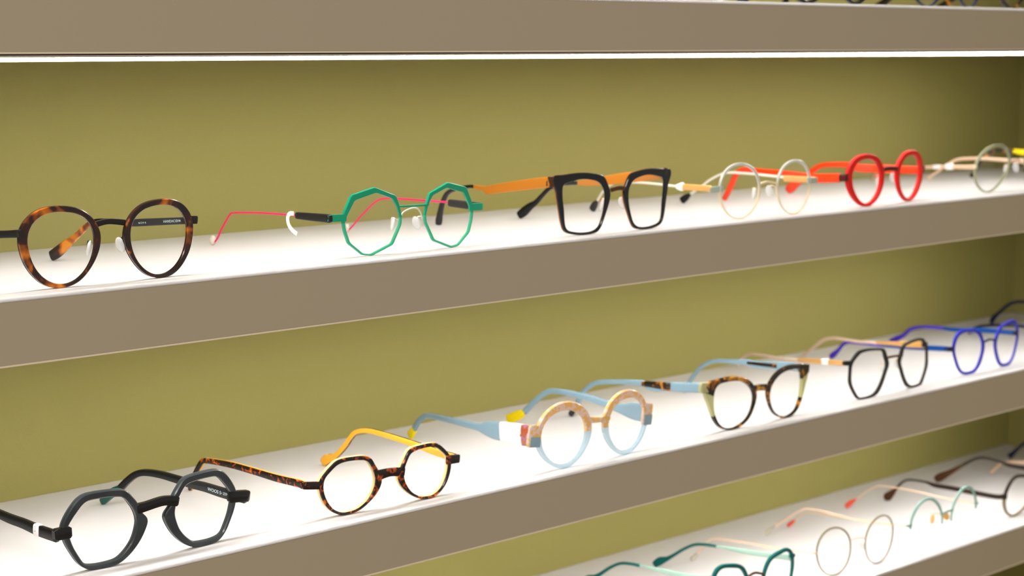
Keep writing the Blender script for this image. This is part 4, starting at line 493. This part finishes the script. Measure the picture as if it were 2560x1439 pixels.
 'charcoal_glasses': {"loc":[1.7493,0.0186,-0.4641],"yaw":0.0044,"half":33.1,"cz":22.92,"o":[22.72,22.42,22.14,21.88,21.65,21.44,21.26,21.1,20.97,20.87,20.8,20.76,20.74,20.75,20.79,20.85,20.94,21.06,21.2,21.37,21.55,21.76,22.0,22.25,22.51,22.79,23.08,23.37,23.67,23.96,24.23,24.49,24.73,24.93,25.09,25.22,25.29,25.31,25.27,25.18,25.03,24.84,24.59,24.3,23.98,23.63,23.27,22.89,22.51,22.13,21.77,21.43,21.11,20.82,20.56,20.33,20.14,19.98,19.86,19.78,19.73,19.72,19.75,19.82,19.93,20.07,20.25,20.47,20.73,21.02,21.34,21.68,22.06,22.45,22.85,23.25,23.64,24.02,24.38,24.7,24.97,25.2,25.37,25.48,25.52,25.5,25.42,25.29,25.1,24.87,24.6,24.31,24.0,23.68,23.35,23.03],"i":[19.76,19.5,19.27,19.06,18.86,18.7,18.56,18.44,18.35,18.29,18.25,18.22,18.2,18.21,18.25,18.32,18.41,18.52,18.66,18.83,19.02,19.23,19.46,19.71,19.98,20.25,20.54,20.84,21.13,21.42,21.7,21.96,22.19,22.39,22.56,22.68,22.75,22.77,22.72,22.6,22.41,22.18,21.89,21.56,21.2,20.81,20.4,19.97,19.55,19.13,18.73,18.34,17.98,17.64,17.34,17.07,16.84,16.64,16.49,16.39,16.35,16.34,16.37,16.44,16.55,16.69,16.87,17.09,17.35,17.63,17.95,18.3,18.67,19.06,19.46,19.87,20.26,20.64,21.0,21.32,21.59,21.82,21.99,22.09,22.14,22.12,22.05,21.95,21.8,21.61,21.38,21.13,20.86,20.58,20.3,20.03],"bridge":[[-15.25,23.92,2.53],[-3.82,24.69,2.55],[8.36,24.45,2.56]],"tabL":[[-54.12,23.36,3.75],[-60.88,24.34,3.74]],"tabR":[[54.12,23.36,3.75],[60.88,24.34,3.74]],"TL":[[-60.9,3.6,25.0,3.74],[-57.8,35.2,25.0,3.79],[-53.8,75.2,23.2,3.86],[-51.5,98.3,20.7,3.46],[-50.6,106.9,16.4,3.04],[-49.7,116.0,8.5,3.05]],"left_materials":[["temple",0,5]],"TR":[[61.2,2.5,25.8,3.91],[55.2,32.0,27.2,3.94],[48.1,66.5,29.0,3.54],[42.8,92.8,31.1,3.12],[40.0,106.0,30.3,3.13],[37.4,119.2,25.9,3.15],[35.6,127.9,19.2,3.16],[33.8,136.6,9.8,4.52],[32.7,141.8,4.5,6.79]],"right_materials":[["temple",0,8]]},
 'brown_patterned': {"loc":[0.3788,0.0189,-0.308],"yaw":0.001,"half":33.85,"cz":20.51,"o":[23.54,23.2,22.84,22.49,22.13,21.78,21.45,21.14,20.84,20.57,20.33,20.11,19.93,19.77,19.65,19.56,19.5,19.46,19.47,19.5,19.57,19.67,19.8,19.96,20.15,20.38,20.63,20.91,21.22,21.55,21.9,22.26,22.63,23.0,23.37,23.71,24.04,24.32,24.56,24.74,24.86,24.91,24.89,24.79,24.63,24.4,24.13,23.81,23.46,23.09,22.71,22.33,21.95,21.59,21.25,20.93,20.63,20.36,20.13,19.92,19.74,19.6,19.49,19.42,19.38,19.37,19.39,19.44,19.53,19.65,19.81,20.0,20.22,20.46,20.73,21.03,21.35,21.69,22.05,22.41,22.78,23.14,23.49,23.82,24.12,24.38,24.59,24.75,24.85,24.88,24.85,24.76,24.61,24.4,24.15,23.86],"i":[19.97,19.7,19.41,19.11,18.82,18.54,18.27,18.02,17.78,17.57,17.38,17.18,16.99,16.84,16.71,16.62,16.56,16.53,16.53,16.56,16.63,16.73,16.86,17.02,17.22,17.44,17.69,17.97,18.28,18.61,18.96,19.32,19.69,20.06,20.43,20.78,21.1,21.39,21.61,21.74,21.8,21.79,21.7,21.55,21.32,21.03,20.69,20.31,19.89,19.46,19.01,18.57,18.13,17.7,17.29,16.91,16.56,16.24,15.95,15.72,15.54,15.4,15.3,15.22,15.18,15.17,15.19,15.25,15.34,15.46,15.61,15.8,16.02,16.26,16.54,16.83,17.15,17.5,17.85,18.22,18.58,18.95,19.3,19.63,19.93,20.19,20.41,20.63,20.78,20.87,20.9,20.87,20.78,20.64,20.45,20.22],"bridge":[[-13.15,22.34,4.22],[-1.3,24.22,4.25],[11.88,23.61,4.29]],"tabL":[[-62.11,21.43,5.09],[-68.33,21.56,5.06]],"tabR":[[61.98,25.94,6.22],[67.69,27.39,6.24]],"TL":"mirror","TR":"copy:tortoise_yellow"},
}

# ------------------------------------------------------------------ the spectacles on the second shelf
glasses('tortoise_round', dict(dep=3.4, front=2.4, back='black', backin=.45, rim='havana', tab='black', tabd=2.6, bridge='black', bdep=1.4, by=1.8, temple=dict(temple='black', temple_tip='havana'), tt=2.0, tipt=3.0,
        text=[(1, 30, 2.3, 'HANDACO', 0), (1, 50, 1.5, '46 \u25a1 H  K', -.2), (1, 19.5, 1.9, 'C98', 0)]),
        'round amber-brown tortoise glasses with black metal bridge, leftmost on their shelf')
glasses('green_octagon', dict(dep=2.2, rim='green', upper=(.05, 3.4), lower='greenpale', tab='green', tabd=2.4, bridge='green', bdep=1.2, arm='silver', temple=dict(temple_sleeve='black', temple='pink'), tt=3.0, wire=.42, blobtip='cleartip', bev=.3, ribbon=(-1, [(39.5, 1.3), (43, 1.2), (45.3, -.6), (45.6, -3.8), (44.3, -7), (41, -10), (36.8, -12)], 2.9)),
        'emerald green octagonal wire glasses with hot pink temples and hanging paper tag')
glasses('black_square', dict(dep=3.0, front=2.2, back='copper', backin=.35, rim='blackac', tab='brownm', tabd=2.2, bridge='brownm', bdep=1.6, arm='copper', temple=dict(temple='copper', temple_tip='blackac'), tt=1.8, tipt=3.2),
        'black square glasses with wide orange-gold metal temples')
glasses('silver_round', dict(dep=2.0, rim='silver', upper=(.15, 3.0), lower='goldm', tab='sage', tabd=2.2, bridge='goldm', bdep=1.4, arm='goldm', temple=dict(temple_sleeve='orangegold', temple='paleivory', temple_tip='blackac'), tt=2.4, wire=.6, tipt=3.4, bev=.3,
        tags=[(-1, 33, 37, 2.0, 'paper', 'paper_tag')]),
        'thin silver round glasses with pale wire temples and sandy gold hinge blocks')
glasses('red_round', dict(dep=3.4, rim='scarlet', tab='maroon', tabd=3.0, bridge='maroon', bdep=2.4, temple=dict(temple_sleeve='maroon', temple='red'), tt=3.2, arm='red'),
        'bright red-orange round glasses with thick rims and red temples')
glasses('clear_green_round', dict(dep=3.2, rim='mossclear', tab='goldm', bridge='peach', bdep=1.8, temple=dict(temple='peach'), tt=1.8, tipt=3.0, padm='clearwhite',
        tags=[(-1, 40, 47, 2.6, 'paper', 'paper_tag'), (-1, 58, 67, 1.0, 'paper', 'price_label')]),
        'clear mossy green round glasses with peach gold temples, right of the red pair')
glasses('yellow_tortoise', dict(dep=3.6, rim='havana_dark', tab='lemon', bridge='havana_dark', temple=dict(temple='lemon', temple_tip='havana_dark'), tt=3.2),
        'glasses at right edge of second shelf with yellow and tortoise temple, mostly out of frame')

# ------------------------------------------------------------------ third shelf
glasses('brown_patterned', dict(dep=3.6, rim='checker', tab='checker', bridge='checker', tabd=3.4, temple=dict(temple='checker', temple_tip='checker'), tt=3.2),
        'gold and dark brown patterned glasses at left edge, only an end piece in frame')
glasses('grey_hexagon', dict(dep=4.2, front=3.2, rim='grey', back='slateside', tab='blackac', tabd=4.6, bridge='blackac', bdep=4.0, by=-.5, bin=1.6, bsec=.2, bev=.7, tabfwd=.5, tabin=1.0, temple=dict(temple='blackac', temple_tip='tealtip'), tt=3.4, tipt=3.6, sec=.35,
        tags=[(-1, 24.5, 28.5, .7, 'paper', 'paper_tag')],
        text=[(1, 38, 3.0, 'WOOS 5', 0), (1, 26.5, 2.4, '\u2022 ZENKA', 0), (-1, 26.6, 1.9, 'r - o', 2.6, .36, 1, 'ink')]),
        'slate grey hexagonal glasses with black bridge and black temples')
glasses('tortoise_yellow', dict(dep=4.4, front=1.6, rim='havana_red', back='yellow', tab='havana_red', tabd=2.2, bridge='havana_red', bdep=2.0, bsec=.35, temple=dict(temple='havana_red'), tt=1.8, sec=.35, inner='amber'),
        'small dark red tortoise glasses with butter yellow backs, rounded octagon lenses')
glasses('clear_blue_orange', dict(dep=3.2, rim='orangemix', upper=(.0, 3.1), lower='skyclear', tab='orangemix', tab_lower='skyblue', bridge='orangemix', bdep=3.2, temple=dict(temple_sleeve='purplemix', temple='skyblue', temple_tip='lemon'), tt=3.4, tipt=4.0,
        tags=[(-1, 15, 40, .5, 'paper', 'price_label')]),
        'round clear blue glasses with orange checked brow, big white label and yellow tips')
glasses('tortoise_panto', dict(dep=3.4, rim='havana_dark', zones=[('rim', -2.8, 2.7, 'havana_dark'), ('clear_rim_section', 2.7, -2.8+2*math.pi, 'olive')], tab='havana_dark', tab_left='olive', bridge='havana_dark', bdep=2.8, tags=[(-1, 34, 60, -.6, 'havana_dark', 'tortoise_inlay'), (1, 36, 66, -2.6, 'havana_dark', 'tortoise_inlay')], temple=dict(temple='skyblue', temple_tip='blackac'), tt=3.4, tipt=3.6),
        'black and amber tortoise glasses with pale blue temples')
glasses('black_gold_angular', dict(dep=2.6, rim='black', tab='black', bridge='brownm', bdep=1.4, arm='copper', temple=dict(temple='orangegold', temple_tip='pinkpale'), tt=1.8, tipt=2.4, bev=.3,
        tags=[(-1, 31, 39, 1.0, 'paper', 'paper_tag')]),
        'thin black angular glasses with gold temples fading to pale pink tips')
glasses('blue_angular', dict(dep=2.0, rim='blue', tab='navy', bridge='navy', bdep=1.6, temple=dict(temple='steelblue', temple_tip='violetblue'), tt=2.2, tipt=3.0),
        'royal blue glasses with angular lenses and violet-blue temple tips')
glasses('navy_glasses', dict(dep=3.2, rim='navy', tab='navy', bridge='navy', temple=dict(temple='navy'), tt=2.6),
        'dark navy glasses at right edge behind the royal blue pair, only temples in frame')

# ------------------------------------------------------------------ lowest shelf
glasses('teal_cateye', dict(dep=3.0, rim='teal', tab='teal', bridge='brownm', bdep=1.4, temple=dict(temple='tealpale', temple_tip='teal'), tt=1.8, tipt=3.0),
        'deep teal cat-eye glasses cut off by the bottom edge of the photo')
glasses('thin_gold_round', dict(dep=1.4, rim='bronze', tab='peach', tabd=1.2, bridge='peach', bdep=1.0, arm='peach', temple=dict(temple='peach', temple_tip='cleartip'), tt=1.3, tipt=2.4, sec=1.0, bev=.25),
        'thin bronze wire round glasses on the lowest shelf with peach wire temples')
glasses('mint_halfrim', dict(dep=1.8, rim='mint', half=(-.15, 3.2), tab='mint', tabd=1.4, bridge='mint', bdep=1.2, arm='orangegold', padm='orangegold', temple=dict(temple='peach', temple_tip='coral'), tt=1.3, tipt=2.8, sec=1.0, bev=.3),
        'half-rim mint green wire glasses with coral orange temple tips')
glasses('dark_brown_round', dict(dep=2.8, rim='darkbrown', upper=(.5, 3.3), lower='bronze', tab='darkbrown', bridge='darkbrown', temple=dict(temple='darkbrown', temple_tip='brownm'), tt=2.2, tipt=3.2),
        'dark brown glasses with brown tortoise tips at right edge of lowest shelf')
glasses('charcoal_glasses', dict(dep=3.2, rim='navy', tab='navy', bridge='navy', temple=dict(temple='navy'), temple_left=dict(temple='peach'), tt=2.4),
        'charcoal glasses at far right of lowest shelf, only a temple tip in frame')

# ------------------------------------------------------------------ top shelf: only the bottoms of the lenses show
ZA = TOP['A']+.0022
def on_top(key, x, half, spec, label):
    d = dict(DATA[key]); s = half-d['half']; d['half'] = half
    d['bridge'] = [[-half*.36, 27, 3], [0, 29, 2.6], [half*.36, 27, 3]]
    for t, sg in (('tabL', -1), ('tabR', 1)): d[t] = [[q[0]+sg*s, q[1], q[2]] for q in d[t]]
    for t, sg in (('TL', -1), ('TR', 1)):
        if not isinstance(d[t], str): d[t] = [[q[0]+sg*s]+list(q[1:]) for q in d[t]]
    glasses(key, spec, label, loc=(x, .0165, ZA), yaw=0, data=d)
on_top('silver_round', 1.060, 30, dict(dep=3.4, rim='clearwhite', tab='clearwhite', bridge='clearwhite', temple=dict(temple_sleeve='clearwhite', temple='clearwhite', temple_tip='clearwhite'), tt=2.8, pads=False),
       'clear white glasses on the topmost shelf, leftmost of the row cut by the photo top')
on_top('red_round', 1.236, 34.5, dict(dep=3.6, rim='blackac', tab='blackac', bridge='blackac', temple=dict(temple_sleeve='blackac', temple='blackac'), tt=3.0, pads=False),
       'black round glasses on the topmost shelf, right of the clear white pair')
on_top('silver_round', 1.409, 33, dict(dep=3.6, rim='navy', tab='navy', bridge='navy', temple=dict(temple_sleeve='orangegold', temple='orangegold', temple_tip='blackac'), tt=2.6, pads=False),
       'dark navy round glasses with sandy gold temples on the topmost shelf')
on_top('tortoise_round', 1.548, 33, dict(dep=3.4, rim='havana_dark', tab='black', bridge='black', temple=dict(temple='black', temple_tip='havana_dark'), tt=2.0, pads=False),
       'dark tortoise glasses on the topmost shelf at its right end')
